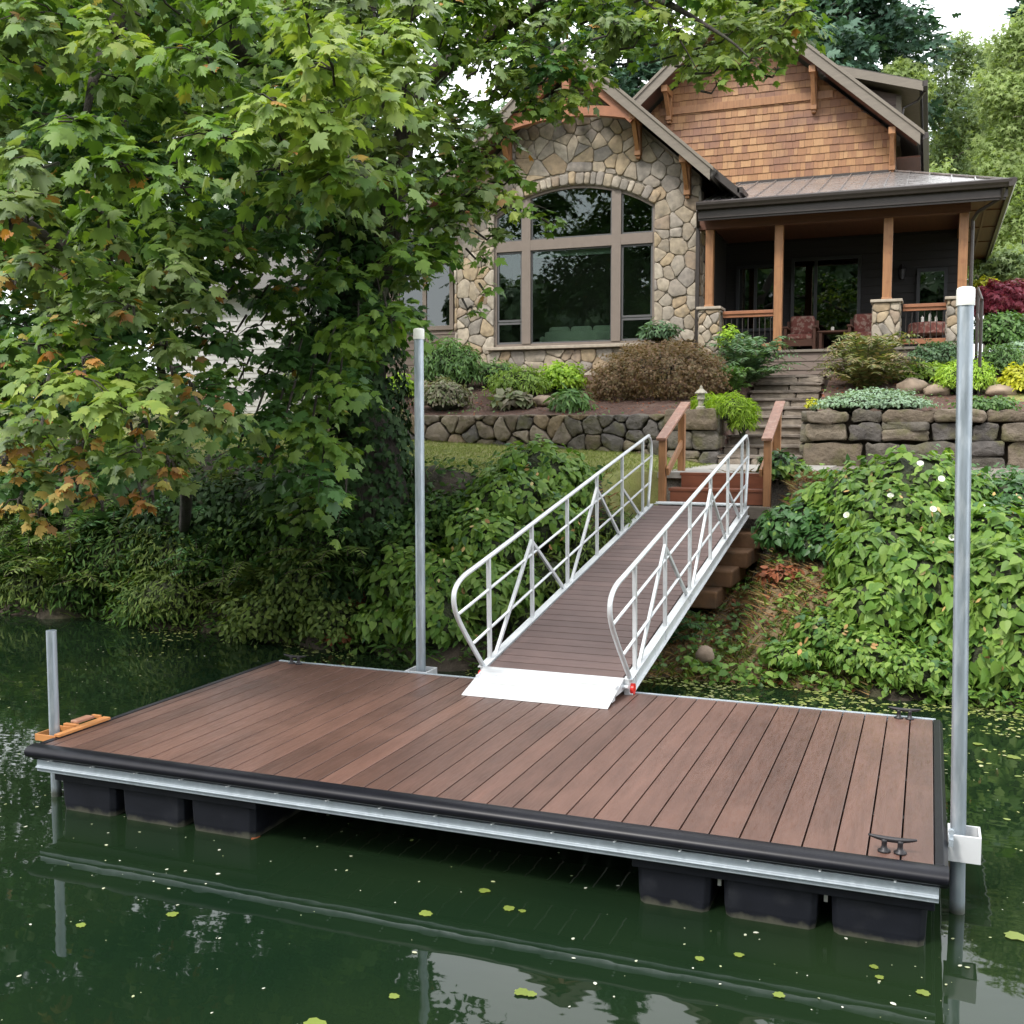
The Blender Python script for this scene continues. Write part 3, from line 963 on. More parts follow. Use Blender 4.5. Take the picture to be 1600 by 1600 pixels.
S_POST = [.16, 1.18, 2.2, 3.22, 4.24, 5.2]
for x in (-3.29, -2.08):
    rl = thing_parent = None
    raw = [(7.86, .53), (7.52, .84), (7.335, 1.03), (7.278, 1.15), (7.31, 1.245), (7.46, 1.315), (7.80, 1.378), (9.5, 1.69), (11.3, 2.02), (13.05, 2.335), (13.22, 2.345), (13.33, 2.29), (13.37, 2.18), (13.36, 1.98), (13.22, 1.47)]
    # smooth the path
    pts = [np.array([x, p[0], p[1]]) for p in raw]
    fine = []
    for i in range(len(pts) - 1):
        p0, p1, p2, p3 = pts[max(0, i - 1)], pts[i], pts[i + 1], pts[min(len(pts) - 1, i + 2)]
        k = 2 if i in (7, 8) else 5
        if i in (0, 7, 8, 13):
            fine += [p1 + (p2 - p1) * t for t in np.linspace(0, 1, k, endpoint=False)]
        else:
            fine += [.5 * ((2 * p1) + (-p0 + p2) * t + (2 * p0 - 5 * p1 + 4 * p2 - p3) * t * t + (-p0 + 3 * p1 - 3 * p2 + p3) * t ** 3) for t in np.linspace(0, 1, k, endpoint=False)]
    fine.append(pts[-1])
    b = MB(); b.tube(fine, .0195, 12)
    rail = b.build('handrail', 'alu', gw, smooth=True)
    def hz(y): return float(np.interp(y, [p[0] for p in raw[5:11]], [p[1] for p in raw[5:11]]))
    def foot(s): return gp(x, s, -.06)
    ht = []
    for s in S_POST:
        ft = foot(s)
        ht.append(np.array([x, ft[1] - .03, hz(ft[1] - .03) - .01]))
    for s, tp in zip(S_POST, ht):
        mb = MB(); mb.bar(gp(x, s, -.12 if x > -3 else -.05), tp, .030, .038, up=(0, 1, 0))
        mb.build('post', 'alu', gw, bevel=.003)
    for (a0, z0), (a1, z1) in (((7.367, 1.04), (13.37, 2.105)), ((7.65, .765), (13.25, 1.765))):
        mb = MB(); mb.tube([(x, a0, z0), (x, a1, z1)], .0125, 10)
        mb.build('midrail', 'alu', gw, smooth=True)
    mb = MB()
    up_ = lambda k, f: foot(S_POST[k]) * (1 - f) + ht[k] * f
    for p, q in ((foot(S_POST[0] + .06), up_(1, .86)), (up_(1, .84), foot(S_POST[2] - .05)), (foot(S_POST[2] + .06), up_(3, .86)), (up_(3, .84), foot(S_POST[4] - .05)), (up_(4, .6), foot(S_POST[5] - .05))):
        mb.bar(p, q, .026, .034, up=(0, 1, 0))
    mb.build('brace', 'alu', gw, bevel=.003)
b = MB()
b.add([(-3.262, 7.352, .428), (-2.112, 7.352, .428), (-2.112, 7.80, .553), (-3.262, 7.80, .553),
       (-3.262, 7.350, .423), (-2.112, 7.350, .423), (-2.112, 7.80, .541), (-3.262, 7.80, .541)],
      [(0, 1, 2, 3), (7, 6, 5, 4), (0, 4, 5, 1), (1, 5, 6, 2), (2, 6, 7, 3), (3, 7, 4, 0)])
for k_ in range(3):
    y_ = 7.43 + .12 * k_
    z_ = .428 + (y_ - 7.352) * .279
    b.bar((-3.2, y_, z_ + .001), (-2.17, y_, z_ + .001), .012, .006)
b.build('transition_plate', 'plate', gw)
b = MB()
for x in (-2.125, -3.245):
    b.box(x - .006, x + .006, 7.60, 7.86, .455, .525)
    b.box(x - .004, x + .004, 7.50, 7.58, .43, .475); b.tube([(x - .03, 7.78, .49), (x + .05, 7.78, .49)], .016, 10)
b.build('hinge', 'alu', gw, bevel=.002)
for x in (-2.075, -3.30):
    b = MB(); b.tube([(x - .028, 7.86, .462), (x + .028, 7.86, .462)], .042, 18)
    b.build('roller', 'red', gw)
b = MB(); b.box(-3.24, -2.12, 13.335, 13.50, 1.497, 1.507); b.tube([(-3.22, 13.36, 1.512), (-2.14, 13.36, 1.512)], .016, 8); b.tube([(-3.22, 13.48, 1.512), (-2.14, 13.48, 1.512)], .014, 8)
b.build('top_plate', 'alu', gw)

# ================================================================== wooden stairs at the top of the gangway
st = thing('wooden_stairs', (-2.65, 14, 1.5), 'short red-brown wooden stairs with sloping handrails above the gangway', 'stairs')
b = MB(); b.box(-3.12, -1.86, 13.60, 13.92, 1.655, 1.692); tr = b.build('tread', 'tread', st, bevel=.005)
b = MB(); b.box(-3.04, -1.88, 13.93, 14.24, 1.845, 1.882); b.build('tread', 'tread', st, bevel=.005)
b = MB(); b.box(-3.10, -1.87, 13.62, 13.64, 1.497, 1.654); b.build('riser', 'tread', st)
b = MB(); b.box(-3.02, -1.89, 13.92, 13.945, 1.693, 1.844); b.build('riser', 'tread', st)
b = MB(); b.box(-3.16, -1.82, 13.46, 13.60, 1.33, 1.488); b.box(-1.86, -1.79, 13.44, 13.62, 1.30, 1.48); b.build('ledger', 'oldwood', st, bevel=.006)
for x, xo in ((-3.185, -1), (-1.865, 1)):
    for (y, zb, zt) in ((13.55, 1.05, 2.33), (14.42, 1.55, 2.66)):
        xx = x + (.055 if (xo < 0 and y > 14) else (-.0 if y > 14 else 0))
        b = MB(); b.box(xx - .045, xx + .045, y - .045, y + .045, zb, zt)
        b.build('post', 'cedar', st, bevel=.005)
    xr = x + (.03 if xo < 0 else 0)
    b = MB(); b.bar((x, 13.44, 2.315), (x + (.05 if xo < 0 else 0), 14.66, 2.805), .13, .038); b.build('handrail', 'cedar_rail', st, bevel=.006)
    b = MB(); b.bar((x - xo * .075, 13.50, 1.90), (x - xo * .06, 14.50, 2.30), .035, .10); b.build('side_board', 'cedar', st, bevel=.004)
# timber footing under the top of the gangway
ct = thing('timber_footing', (-2.0, 13, .6), 'stepped brown timber blocks stacked under the top of the gangway', 'timber footing')
for i, (y0, z1, x1) in enumerate(((13.3, 1.17, -1.92), (12.8, .99, -1.975), (12.3, .82, -2.07), (11.9, .63, -2.17))):
    b = MB(); b.box(-3.2 + .05 * i, x1, y0, y0 + 1.0, z1 - .195, z1)
    b.build('timber', 'crib', ct, bevel=.02)

# ================================================================== stone walls and steps
def wall_left():
    t = thing('stone_retaining_wall', (-7, 17.7, 1.9), 'mossy dry stone retaining wall holding the garden bed left of the steps', 'stone wall')
    b = MB(); b.box(-12.4, -3.35, 17.80, 18.0, 1.7, 2.68); b.box(-3.52, -3.36, 17.8, 19.6, 1.7, 2.75); b.build('backing', 'earth', t)
    b = MB()
    rubble(b, [(-12.5, 1.95), (-4.1, 1.9), (-4.1, 2.70), (-12.5, 2.73)], (np.array([0, 17.78, 0]), X3, Z3, -Y3), .26, .12, None, .34, 1.6, gap=.008, rough=.03, rnd=.012)
    # the big squared end stones
    blocks(b, -4.1, -3.22, 1.84, 2.44, (np.array([0, 17.72, 0]), X3, Z3, -Y3), .10, .34, (.42, .7), .25, .34, gap=.009, rough=.03, rnd=.014)
    stone(b, [(-4.14, 2.43), (-3.25, 2.43), (-3.28, 2.80), (-4.12, 2.79)], (np.array([0, 17.72, 0]), X3, Z3, -Y3), .11, .55, rough=.02)
    b2 = MB()
    blocks(b, 17.75, 19.6, 1.9, 2.72, (np.array([-3.33, 0, 0]), Y3, Z3, X3), .10, .18, (.3, .5), .22, .34)
    b.build('stones', 'wallstone', t, smooth=True)
def wall_right():
    t = thing('stone_retaining_wall', (1.4, 17.6, 1.9), 'high retaining wall of large squared brown stones right of the steps', 'stone wall')
    b = MB(); b.box(-1.7, 9, 17.72, 17.95, 1.7, 2.66); b.box(-1.8, -1.7, 17.72, 19.4, 1.7, 2.6); b.build('backing', 'earth', t)
    b = MB()
    fr = (np.array([0, 17.62, 0]), X3, Z3, -Y3)
    blocks(b, -1.86, 9, 1.78, 2.26, fr, .12, .3, (.5, .95), .42, .5, gap=.009, rough=.035, rnd=.014)
    blocks(b, -1.82, 9, 2.26, 2.55, fr, .12, .3, (.35, .95), .26, .32, gap=.009, rough=.035, rnd=.014)
    blocks(b, -1.82, 9, 2.55, 2.76, fr, .12, .34, (.45, .85), .18, .24, gap=.009, rough=.035, rnd=.014)
    blocks(b, 17.66, 19.3, 1.9, 2.75, (np.array([-1.86, 0, 0]), -Y3 * -1, Z3, -X3), .07, .14, (.35, .6), .22, .34)
    b.build('stones', 'wallstone', t, smooth=True)
wall_left(); wall_right()
t = thing('stone_steps', (-2.55, 19.5, 1.9), 'wide flight of rough brown stone steps climbing to the porch', 'stone steps')
for i in range(1, 11):
    y = 17.62 + .46 * (i - 1); z = 1.87 + .165 * i
    b = MB()
    x0, x1 = -3.22, (-1.9 if i < 6 else -1.95)
    fr = (np.array([0, y, 0]), X3, Z3, -Y3)
    u = x0
    while u < x1 - .02:
        w = random.uniform(.5, .95)
        if x1 - u - w < .3: w = x1 - u
        h = .11
        stone(b, [(u, z - .2), (u + w, z - .2), (u + w, z - .045), (u, z - .045)], fr, .035, .3, gap=.004, rough=.012)
        u += w
    stone(b, [(x0 - .02, z - .05), (x1 + .03, z - .05), (x1 + .03, z), (x0 - .02, z)], fr, .07, .62, gap=.002, rough=.008)
    b.build('step', 'stepstone', t)


# ================================================================== the house
hs = thing('house', (-4.5, 24, 3.6), 'large lodge style house with an arched window in fieldstone, cedar shingled gable and covered porch', 'house')
WY = 22.5
CX0, AX, SP, CR = -7.33, 1.83, 7.15, 7.70
RA = (AX ** 2 + (CR - SP) ** 2) / (2 * (CR - SP)); AZ = CR - RA
GA, GAZ, GS = -7.28, 10.12, .90     # gable apex
roofz = lambda x: GAZ - GS * abs(x - GA)
arcz = lambda x, r=RA: AZ + math.sqrt(max(0, r * r - (x - CX0) ** 2))
# mortar wall round the window
b = MB()
b.poly_y([(-10.05, 3.2), (CX0 - AX, 3.2), (CX0 - AX, roofz(CX0 - AX)), (-10.05, roofz(-10.05))], WY, WY + .3)
b.poly_y([(CX0 + AX, 3.2), (-4.58, 3.2), (-4.58, roofz(-4.58)), (CX0 + AX, roofz(CX0 + AX))], WY, WY + .3)
b.box(CX0 - AX, CX0 + AX, WY, WY + .3, 3.2, 4.28)
xx = np.linspace(CX0 - AX, CX0 + AX, 23)
for a, c in zip(xx[:-1], xx[1:]):
    b.poly_y([(a, arcz(a)), (c, arcz(c)), (c, roofz(c)), (a, roofz(a))], WY, WY + .3)
b.box(-4.86, -4.58, WY + .3, 25.3, 3.2, 7.4); b.box(-10.05, -9.8, WY + .3, 25.3, 3.2, 7.4)
sw = b.build('wall', 'mortar', hs)
b = MB()
fr = (np.array([0, WY, 0]), X3, Z3, -Y3)
R2 = RA + .27
am = math.asin(AX / R2) * .99
hole = [(CX0 - AX, 4.20), (CX0 + AX, 4.20)] + [(CX0 + R2 * math.sin(t), AZ + R2 * math.cos(t)) for t in np.linspace(am, -am, 12)]
rubble(b, [(-10.08, 3.3), (-4.55, 3.3), (-4.55, 7.6), (GA, 10.05), (-10.08, 7.5)], fr, .245, .042, hole, asp=1.16, gap=.005, rnd=.007)
t = -math.asin(AX / RA)
te = -t
while t < te - .01:
    dt = random.uniform(.035, .068)
    if te - t - dt < .03: dt = te - t
    r2 = R2 + random.uniform(-.06, .05)
    stone(b, [(CX0 + RA * math.sin(t), AZ + RA * math.cos(t)), (CX0 + RA * math.sin(t + dt), AZ + RA * math.cos(t + dt)), (CX0 + r2 * math.sin(t + dt), AZ + r2 * math.cos(t + dt)), (CX0 + r2 * math.sin(t), AZ + r2 * math.cos(t))], fr, .07, gap=.006)
    t += dt
rubble(b, [(22.44, 3.3), (25.2, 3.3), (25.2, 7.4), (22.44, 7.4)], (np.array([-10.05, 0, 0]), Y3, Z3, -X3), .32, .06)
rubble(b, [(22.44, 3.3), (22.9, 3.3), (22.9, 7.4), (22.44, 7.4)], (np.array([-4.58, 0, 0]), Y3, Z3, X3), .28, .06)
b.build('fieldstones', 'fieldstone', sw, smooth=True)
b = MB(); b.box(CX0 - AX - .14, CX0 + AX + .10, WY - .14, WY + .12, 4.215, 4.285); b.build('sill', 'capstone', sw, bevel=.012)

# the arched window
F0, F1 = WY + .03, WY + .13
b = MB()
def ab(x0, x1, z0, z1, t=0): b.box(x0, x1, F0 - t, F1, z0, z1)
ab(CX0 - AX, CX0 - AX + .055, 4.287, arcz(CX0 - AX + .055) - .02); ab(CX0 + AX - .055, CX0 + AX, 4.287, arcz(CX0 + AX - .055) - .02)
ab(CX0 - AX + .055, CX0 + AX - .055, 4.287, 4.35)
ab(-8.50, -8.30, 4.35, arcz(-8.4) - .04, .02); ab(-6.45, -6.25, 4.35, arcz(-6.35) - .04, .02)
for (a, c) in ((CX0 - AX + .055, -8.50), (-8.30, -6.45), (-6.25, CX0 + AX - .055)):
    ab(a, c, 6.38, 6.60, .016)
tt = np.linspace(-math.asin(AX / RA), math.asin(AX / RA), 25)
for a, c in zip(tt[:-1], tt[1:]):
    b.poly_y([(CX0 + r_ * math.sin(q), AZ + r_ * math.cos(q)) for r_, q in ((RA, a), (RA, c), (RA - .055, c), (RA - .055, a))], F0 + .002, F1)
win = b.build('arched_window', 'frame', hs)
b = MB()
def sash(x0, x1, z0, z1, w=.045, mat=None):
    y0, y1 = F0 + .03, F0 + .075
    b.box(x0, x1, y0, y1, z0, z0 + w); b.box(x0, x1, y0, y1, z1 - w, z1)
    b.box(x0, x0 + w, y0, y1, z0 + w, z1 - w); b.box(x1 - w, x1, y0, y1, z0 + w, z1 - w)
for (a, c) in ((CX0 - AX + .056, -8.502), (-6.248, CX0 + AX - .056)):
    sash(a, c, 4.352, 4.83); sash(a, c, 4.845, 6.378)
sash(-8.298, -6.452, 4.352, 6.378, .03)
for (a, c) in ((CX0 - AX + .056, -8.502), (-8.298, -6.452), (-6.248, CX0 + AX - .056)):
    y0, y1, w = F0 + .03, F0 + .075, .035
    b.box(a, c, y0, y1, 6.602, 6.602 + w)
    zl, zr = arcz(a + .02) - .06, arcz(c - .02) - .06
    b.box(a, a + w, y0, y1, 6.637, zl); b.box(c - w, c, y0, y1, 6.637, zr)
b.build('sash', 'sashframe', win)
b = MB(); b.poly_y([(CX0 - AX + .03, 4.32)] + [(CX0 + AX - .03, 4.32)] + [(CX0 + (RA - .03) * math.sin(q), AZ + (RA - .03) * math.cos(q)) for q in np.linspace(.57, -.57, 14)], F0 + .048, F0 + .054)
b.build('pane', 'glass', win)
b = MB(); b.box(-8.29, -6.46, WY + .20, WY + .215, 6.24, 6.40); b.build('blind', 'blind', win)
# room behind the window
b = MB()
b.box(-9.75, -4.9, 25.1, 25.2, 4.0, 7.84); b.box(-9.79, -9.75, WY + .31, 25.2, 4.0, 7.84); b.box(-4.9, -4.87, WY + .31, 25.2, 4.0, 7.84)
b.box(-9.8, -4.87, WY + .31, 25.2, 3.9, 4.0); b.box(-9.8, -4.87, WY + .31, 25.2, 7.84, 7.88)
b.build('room', 'room', hs)

# front gable roof
def gable_roof(name, ax, az, s, x0, x1, y0, y1, th, mat):
    mb = MB()
    for xe in (x0, x1):
        ze = az - s * abs(xe - ax)
        mb.slab([(ax, y0, az), (ax, y1, az), (xe, y1, ze), (xe, y0, ze)], th)
    return mb.build(name, mat, hs)
r1 = gable_roof('roof', GA, GAZ + .32, GS, -10.9, -4.10, 21.78, 27.6, .16, 'shingle_roof')
def rake(ax, az, s, xe, y, h, t, mb, side):
    q = [(ax, az), (xe, az - s * abs(xe - ax)), (xe, az - s * abs(xe - ax) - h), (ax, az - h)]
    if xe < ax: q = q[::-1]
    mb.poly_y(q, y - t, y)
b = MB()
for xe in (-10.9, -4.22): rake(GA, GAZ + .30, GS, xe, 21.78, .27, .045, b, 1)
for xe in (-10.9, -4.15): rake(GA, GAZ + .345, GS, xe, 21.735, .075, .03, b, 1)
b.build('rake_board', 'fascia', r1, bevel=.004)
b = MB()
for xe in (-10.85, -4.30):
    ze = GAZ + .13 - GS * abs(xe - GA)
    b.slab([(GA, 21.8, GAZ + .13), (GA, WY - .07, GAZ + .13), (xe, WY - .07, ze), (xe, 21.8, ze)], .03)
b.build('soffit', 'soffit', r1)
b = MB()   # lower eave with its gutter, set back behind the rake
rake(-4.2, 7.68, .86, -3.66, 22.9, .16, 1.0, b, 1)
b.slab([(-4.2, 21.92, 7.70), (-4.2, 25.2, 7.70), (-3.68, 25.2, 7.24), (-3.68, 21.92, 7.24)], .05)
b.box(-3.70, -3.60, 21.9, 24.2, 7.14, 7.25)
b.build('eave', 'gutter', r1)

# arched timber truss and brackets
tr = None
b = MB()
n = 14
for i in range(n):
    a, c = -8.75 + i * 2.94 / n, -8.75 + (i + 1) * 2.94 / n
    f = lambda x: 8.97 - .20 * ((x + 7.28) / 1.47) ** 2
    b.poly_y([(a, f(a)), (c, f(c)), (c, f(c) + .2), (a, f(a) + .2)], 21.86, 22.0)
ts = b.build('truss', 'truss', hs)
b = MB(); b.box(-7.36, -7.20, 21.84, 22.02, 8.86, 9.95)
b.build('king_post', 'truss', ts, bevel=.008)
b = MB()
for s in (-1, 1):
    b.bar((GA + s * .10, 21.93, 9.98), (GA + s * 1.45, 21.93, 8.78), .13, .19, up=(0, 0, 1))
b.build('rafter', 'truss', ts, bevel=.008)
def bracket(x, zt, zb, yw, yf):
    mb = MB()
    mb.box(x - .065, x + .065, yw - .14, yw, zb, zt); mb.box(x - .07, x + .07, yf, yw, zt - .14, zt + .003)
    mb.bar((x, yw - .1, zb + .12), (x, yf + .12, zt - .1), .09, .10)
    mb.box(x - .045, x + .045, yw - .1, yw, zb - .06, zb)
    return mb.build('bracket', 'cedar', hs, bevel=.006)
for (x, zt, zb) in ((-8.76, 8.86, 8.10), (-5.85, 8.92, 8.16), (-4.80, 7.97, 7.27), (-9.76, 7.97, 7.27)):
    bracket(x, zt, zb, WY - .06, 21.85)

# main gable: shingled wall, roof
BY = 25.3
BA, BAZ, BS = -4.2, 11.72, .87
b = MB(); b.poly_y([(-8.0, 6.5), (-.87, 6.5), (-.87, BAZ - BS * 3.33), (BA, BAZ), (-8.0, BAZ - BS * 3.8)], BY, BY + .2)
b.box(-1.07, -.87, BY + .2, 34, 6.5, 8.8); b.box(-8, -7.8, BY + .2, 34, 6.5, 8.3)
mw = b.build('wall', 'dormer_siding', hs)
b = MB()
z = 7.45; row = 0
tz = lambda x_: max(z + j + .004, min(z + ex + .02, BAZ - BS * abs(x_ - BA)))
while z < BAZ - .05:
    ex = .163
    x0 = max(-7.98, BA - (BAZ - z) / BS); x1 = min(-.885, BA + (BAZ - z) / BS)
    x = x0 - random.uniform(0, .15)
    while x < x1:
        w = random.choice((.09, .12, .15, .18, .21)) * random.uniform(.9, 1.1)
        a, c = max(x, x0) + .002, min(x + w, x1) - .002
        if c - a > .02:
            j = random.uniform(-.006, .006); tk = random.uniform(.017, .025)
            vs = [(a, BY - tk - .006, z + j), (c, BY - tk - .006, z + j), (c, BY - .001, z + j), (a, BY - .001, z + j), (a, BY - .006, tz(a)), (c, BY - .006, tz(c)), (c, BY, tz(c)), (a, BY, tz(a))]
            b.add(vs, [(0, 3, 2, 1), (4, 5, 6, 7), (0, 1, 5, 4), (1, 2, 6, 5), (2, 3, 7, 6), (3, 0, 4, 7)])
        x += w
    z += ex
b.build('shingles', 'shingle', mw)
b = MB(); b.box(-6.1, -2.2, BY - .055, BY - .03, 9.76, 9.93); b.build('trim_band', 'cedar', mw, bevel=.003)
b = MB(); b.box(-.97, -.86, BY - .05, BY - .03, 8.0, 8.82); b.build('corner_board', 'cedar', mw)
r2 = gable_roof('roof', BA, BAZ + .34, BS, -8.15, -.30, 24.62, 34, .16, 'shingle_roof')
b = MB()
for xe in (-8.15, -.36): rake(BA, BAZ + .32, BS, xe, 24.62, .29, .045, b, 1)
for xe in (-8.15, -.28): rake(BA, BAZ + .365, BS, xe, 24.575, .08, .03, b, 1)
b.build('rake_board', 'fascia', r2, bevel=.004)
b = MB()
for xe in (-8.1, -.42):
    ze = BAZ + .14 - BS * abs(xe - BA)
    b.slab([(BA, 24.64, BAZ + .14), (BA, BY - .03, BAZ + .14), (xe, BY - .03, ze), (xe, 24.64, ze)], .03)
b.box(-.86, -.36, BY, 33.5, 8.33, 8.36)
b.build('soffit', 'soffit', r2)
b = MB(); b.poly_y([(-.31, 8.66), (-.20, 8.66), (-.19, 8.55), (-.31, 8.50)], 24.6, 33.8); b.build('gutter', 'gutter', r2, bevel=.006)
for (x, zt, zb) in ((-2.60, 10.33, 9.52), (-.93, 8.86, 8.06), (-5.86, 10.28, 9.62)):
    bracket(x, zt, zb, BY - .03, 24.68)

# shed dormer on the right slope
dm = MB(); dm.poly_y([(-2.5, 8.9), (-.80, 8.7), (-.80, 9.80), (-2.5, 10.30)], 25.75, 31)
dm = dm.build('dormer', 'dormer_siding', hs)
b = MB()
z = 8.75
while z < 10.3:
    x1 = -.86; x0 = -2.4
    zz = min(z + .16, 9.80 + (.80 + x1) * 0 + .0 + (abs(x1 + .8)) * .294)
    # boards stop under the sloping roof
    xl = x0
    xr = min(x1, -.80 - max(0, (z + .17 - 9.80)) / .294)
    if xr > xl: b.add([(xl, 25.735 - .012, z), (xr, 25.735 - .012, z), (xr, 25.748, z), (xl, 25.748, z), (xl, 25.742, z + .16), (xr, 25.742, z + .16), (xr, 25.749, z + .16), (xl, 25.749, z + .16)], [(0, 3, 2, 1), (4, 5, 6, 7), (0, 1, 5, 4), (1, 2, 6, 5), (2, 3, 7, 6), (3, 0, 4, 7)])
    z += .17
b.build('siding', 'dormer_siding', dm)
b = MB(); b.box(-.90, -.79, 25.72, 25.75, 8.7, 9.78); b.build('corner_board', 'fascia', dm)
b = MB(); b.slab([(-2.6, 25.25, 10.60), (-2.6, 31.6, 10.60), (-.36, 31.6, 9.92), (-.36, 25.25, 9.92)], .10); b.build('roof', 'shingle_roof', dm)
b = MB(); b.poly_y([(-2.45, 10.52), (-.34, 9.88), (-.34, 9.69), (-2.45, 10.33)], 25.2, 25.247); b.slab([(-2.5, 25.26, 10.45), (-2.5, 31.5, 10.45), (-.42, 31.5, 9.82), (-.42, 25.26, 9.82)], .03); b.build('fascia', 'fascia', dm)
b = MB(); b.box(-.355, -.25, 25.2, 31.6, 9.78, 9.90); b.tube([(-.32, 25.6, 9.78), (-.45, 25.7, 9.62), (-.74, 25.72, 9.50), (-.77, 25.72, 9.3), (-.77, 25.72, 8.9)], .03, 8); b.build('gutter', 'gutter', dm)

# porch roof
b = MB()
b.slab([(-4.45, 21.75, 6.95), (1.20, 21.75, 6.95), (-.87, BY, 8.06), (-4.45, BY, 8.06)], .05)
b.slab([(1.20, 21.75, 6.95), (1.20, 31, 6.95), (-.87, 31, 8.06), (-.87, BY, 8.06)], .05)
pr_ = b.build('porch_roof', 'metalroof', hs)
b = MB()
sl = (8.06 - 6.95) / (BY - 21.75)
x = -4.20
while x < 1.1:
    ye = BY - .03 if x < -.87 else 21.75 + (1.2 - x) / 2.07 * (BY - 21.75)
    b.bar((x, 21.74, 6.965), (x, ye, 6.965 + sl * (ye - 21.75)), .022, .035)
    x += .405
b.bar((1.20, 21.75, 6.97), (-.87, BY, 8.08), .13, .03)
y = 22.3
while y < 31:
    f = min(1, (y - 21.75) / (BY - 21.75))
    b.bar((1.2, y, 6.965), (1.2 - 2.07 * f, y, 6.965 + 1.11 * f), .022, .035)
    y += .405
b.build('seam', 'metalroof', pr_)
b = MB(); b.box(-4.3, -.9, BY - .05, BY - .025, 7.98, 8.10); b.build('flashing', 'gutter', pr_)
gp_ = [(21.765, 6.965), (21.66, 6.975), (21.625, 6.95), (21.63, 6.90), (21.655, 6.86), (21.67, 6.82), (21.765, 6.82)]
b = MB(); b.poly_x(gp_, -4.47, 1.26)
b.poly_y([(1.20, 6.965), (1.30, 6.975), (1.335, 6.95), (1.33, 6.90), (1.30, 6.85), (1.29, 6.82), (1.20, 6.82)], 21.63, 31)
b.build('gutter', 'gutter', pr_, bevel=.004)
b = MB(); b.box(-4.45, 1.2, 21.77, 21.80, 6.66, 6.93); b.box(1.17, 1.2, 21.8, 31, 6.66, 6.93); b.box(-4.45, 1.17, 21.8, 21.83, 6.62, 6.66); b.build('fascia', 'gutter', pr_)
b = MB(); b.box(-4.45, 1.168, 21.802, 31, 6.74, 6.78)
b.build('porch_ceiling', 'soffit', hs)
b = MB()
for yy in (23.3, 25.2, 27.1): b.box(.62, 1.16, yy, yy + .05, 6.72, 6.738)
b.box(.86, .90, 21.85, 30.9, 6.722, 6.737)
b.build('trim', 'beam', hs)
b = MB(); b.box(-4.53, .60, 22.30, 22.48, 6.53, 6.738); b.box(.42, .585, 22.482, 25.28, 6.53, 6.738); b.build('beam', 'beam', hs, bevel=.006)
# floor, skirt, back wall
b = MB(); b.box(-4.55, .68, 22.12, 25.3, 3.985, 4.035); b.build('porch_floor', 'fascia', hs, bevel=.004)
b = MB()
def lap(mb, x0, x1, z0, z1, y, ex=.175):
    z = z0
    while z < z1 - .01:
        ze = min(z + ex, z1)
        mb.add([(x0, y - .022, z), (x1, y - .022, z), (x1, y, z), (x0, y, z), (x0, y - .006, ze), (x1, y - .006, ze), (x1, y, ze), (x0, y, ze)], [(0, 3, 2, 1), (4, 5, 6, 7), (0, 1, 5, 4), (1, 2, 6, 5), (2, 3, 7, 6), (3, 0, 4, 7)])
        z += ex
lap(b, -4.5, .62, 3.46, 3.984, 22.18)
b.box(-4.5, .62, 22.181, 22.25, 3.2, 3.984)
b.build('porch_skirt', 'siding', hs)
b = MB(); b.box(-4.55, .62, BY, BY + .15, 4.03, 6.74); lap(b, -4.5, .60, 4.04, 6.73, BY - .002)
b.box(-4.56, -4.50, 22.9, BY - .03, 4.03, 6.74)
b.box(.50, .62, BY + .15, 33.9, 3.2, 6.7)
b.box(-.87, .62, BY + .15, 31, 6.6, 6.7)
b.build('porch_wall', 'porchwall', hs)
def door(name, x0, x1, z0, z1, mid, y=BY - .03):
    mb = MB(); w = .07
    mb.box(x0, x1, y - .05, y, z1 - w, z1); mb.box(x0, x1, y - .05, y, z0, z0 + w)
    for a in [x0, x1 - w] + mid: mb.box(a, a + w, y - .05, y, z0 + w, z1 - w)
    d = mb.build(name, 'darkframe', hs)
    mb = MB(); mb.box(x0 + .02, x1 - .02, y - .025, y - .015, z0 + .02, z1 - .02); mb.build('pane', 'darkglass', d)
door('sliding_door', -3.02, -1.52, 4.05, 6.30, [-2.52])
door('window', -4.25, -3.35, 4.7, 6.20, [-3.85])
door('side_door', -.36, .26, 4.05, 5.93, [])
b = MB(); b.box(-.30, .20, BY - .034, BY - .030, 4.75, 5.30); b.build('blind', 'blind', hs)
b = MB(); b.tube([(-.67, BY - .03, 6.02), (-.67, BY - .14, 6.02)], .015, 8); b.lathe((-.67, BY - .14, 5.70), [(.03, 0), (.055, .02), (.075, .22), (.09, .23), (.03, .32), (.01, .36)], 8); b.build('wall_lamp', 'black', hs)
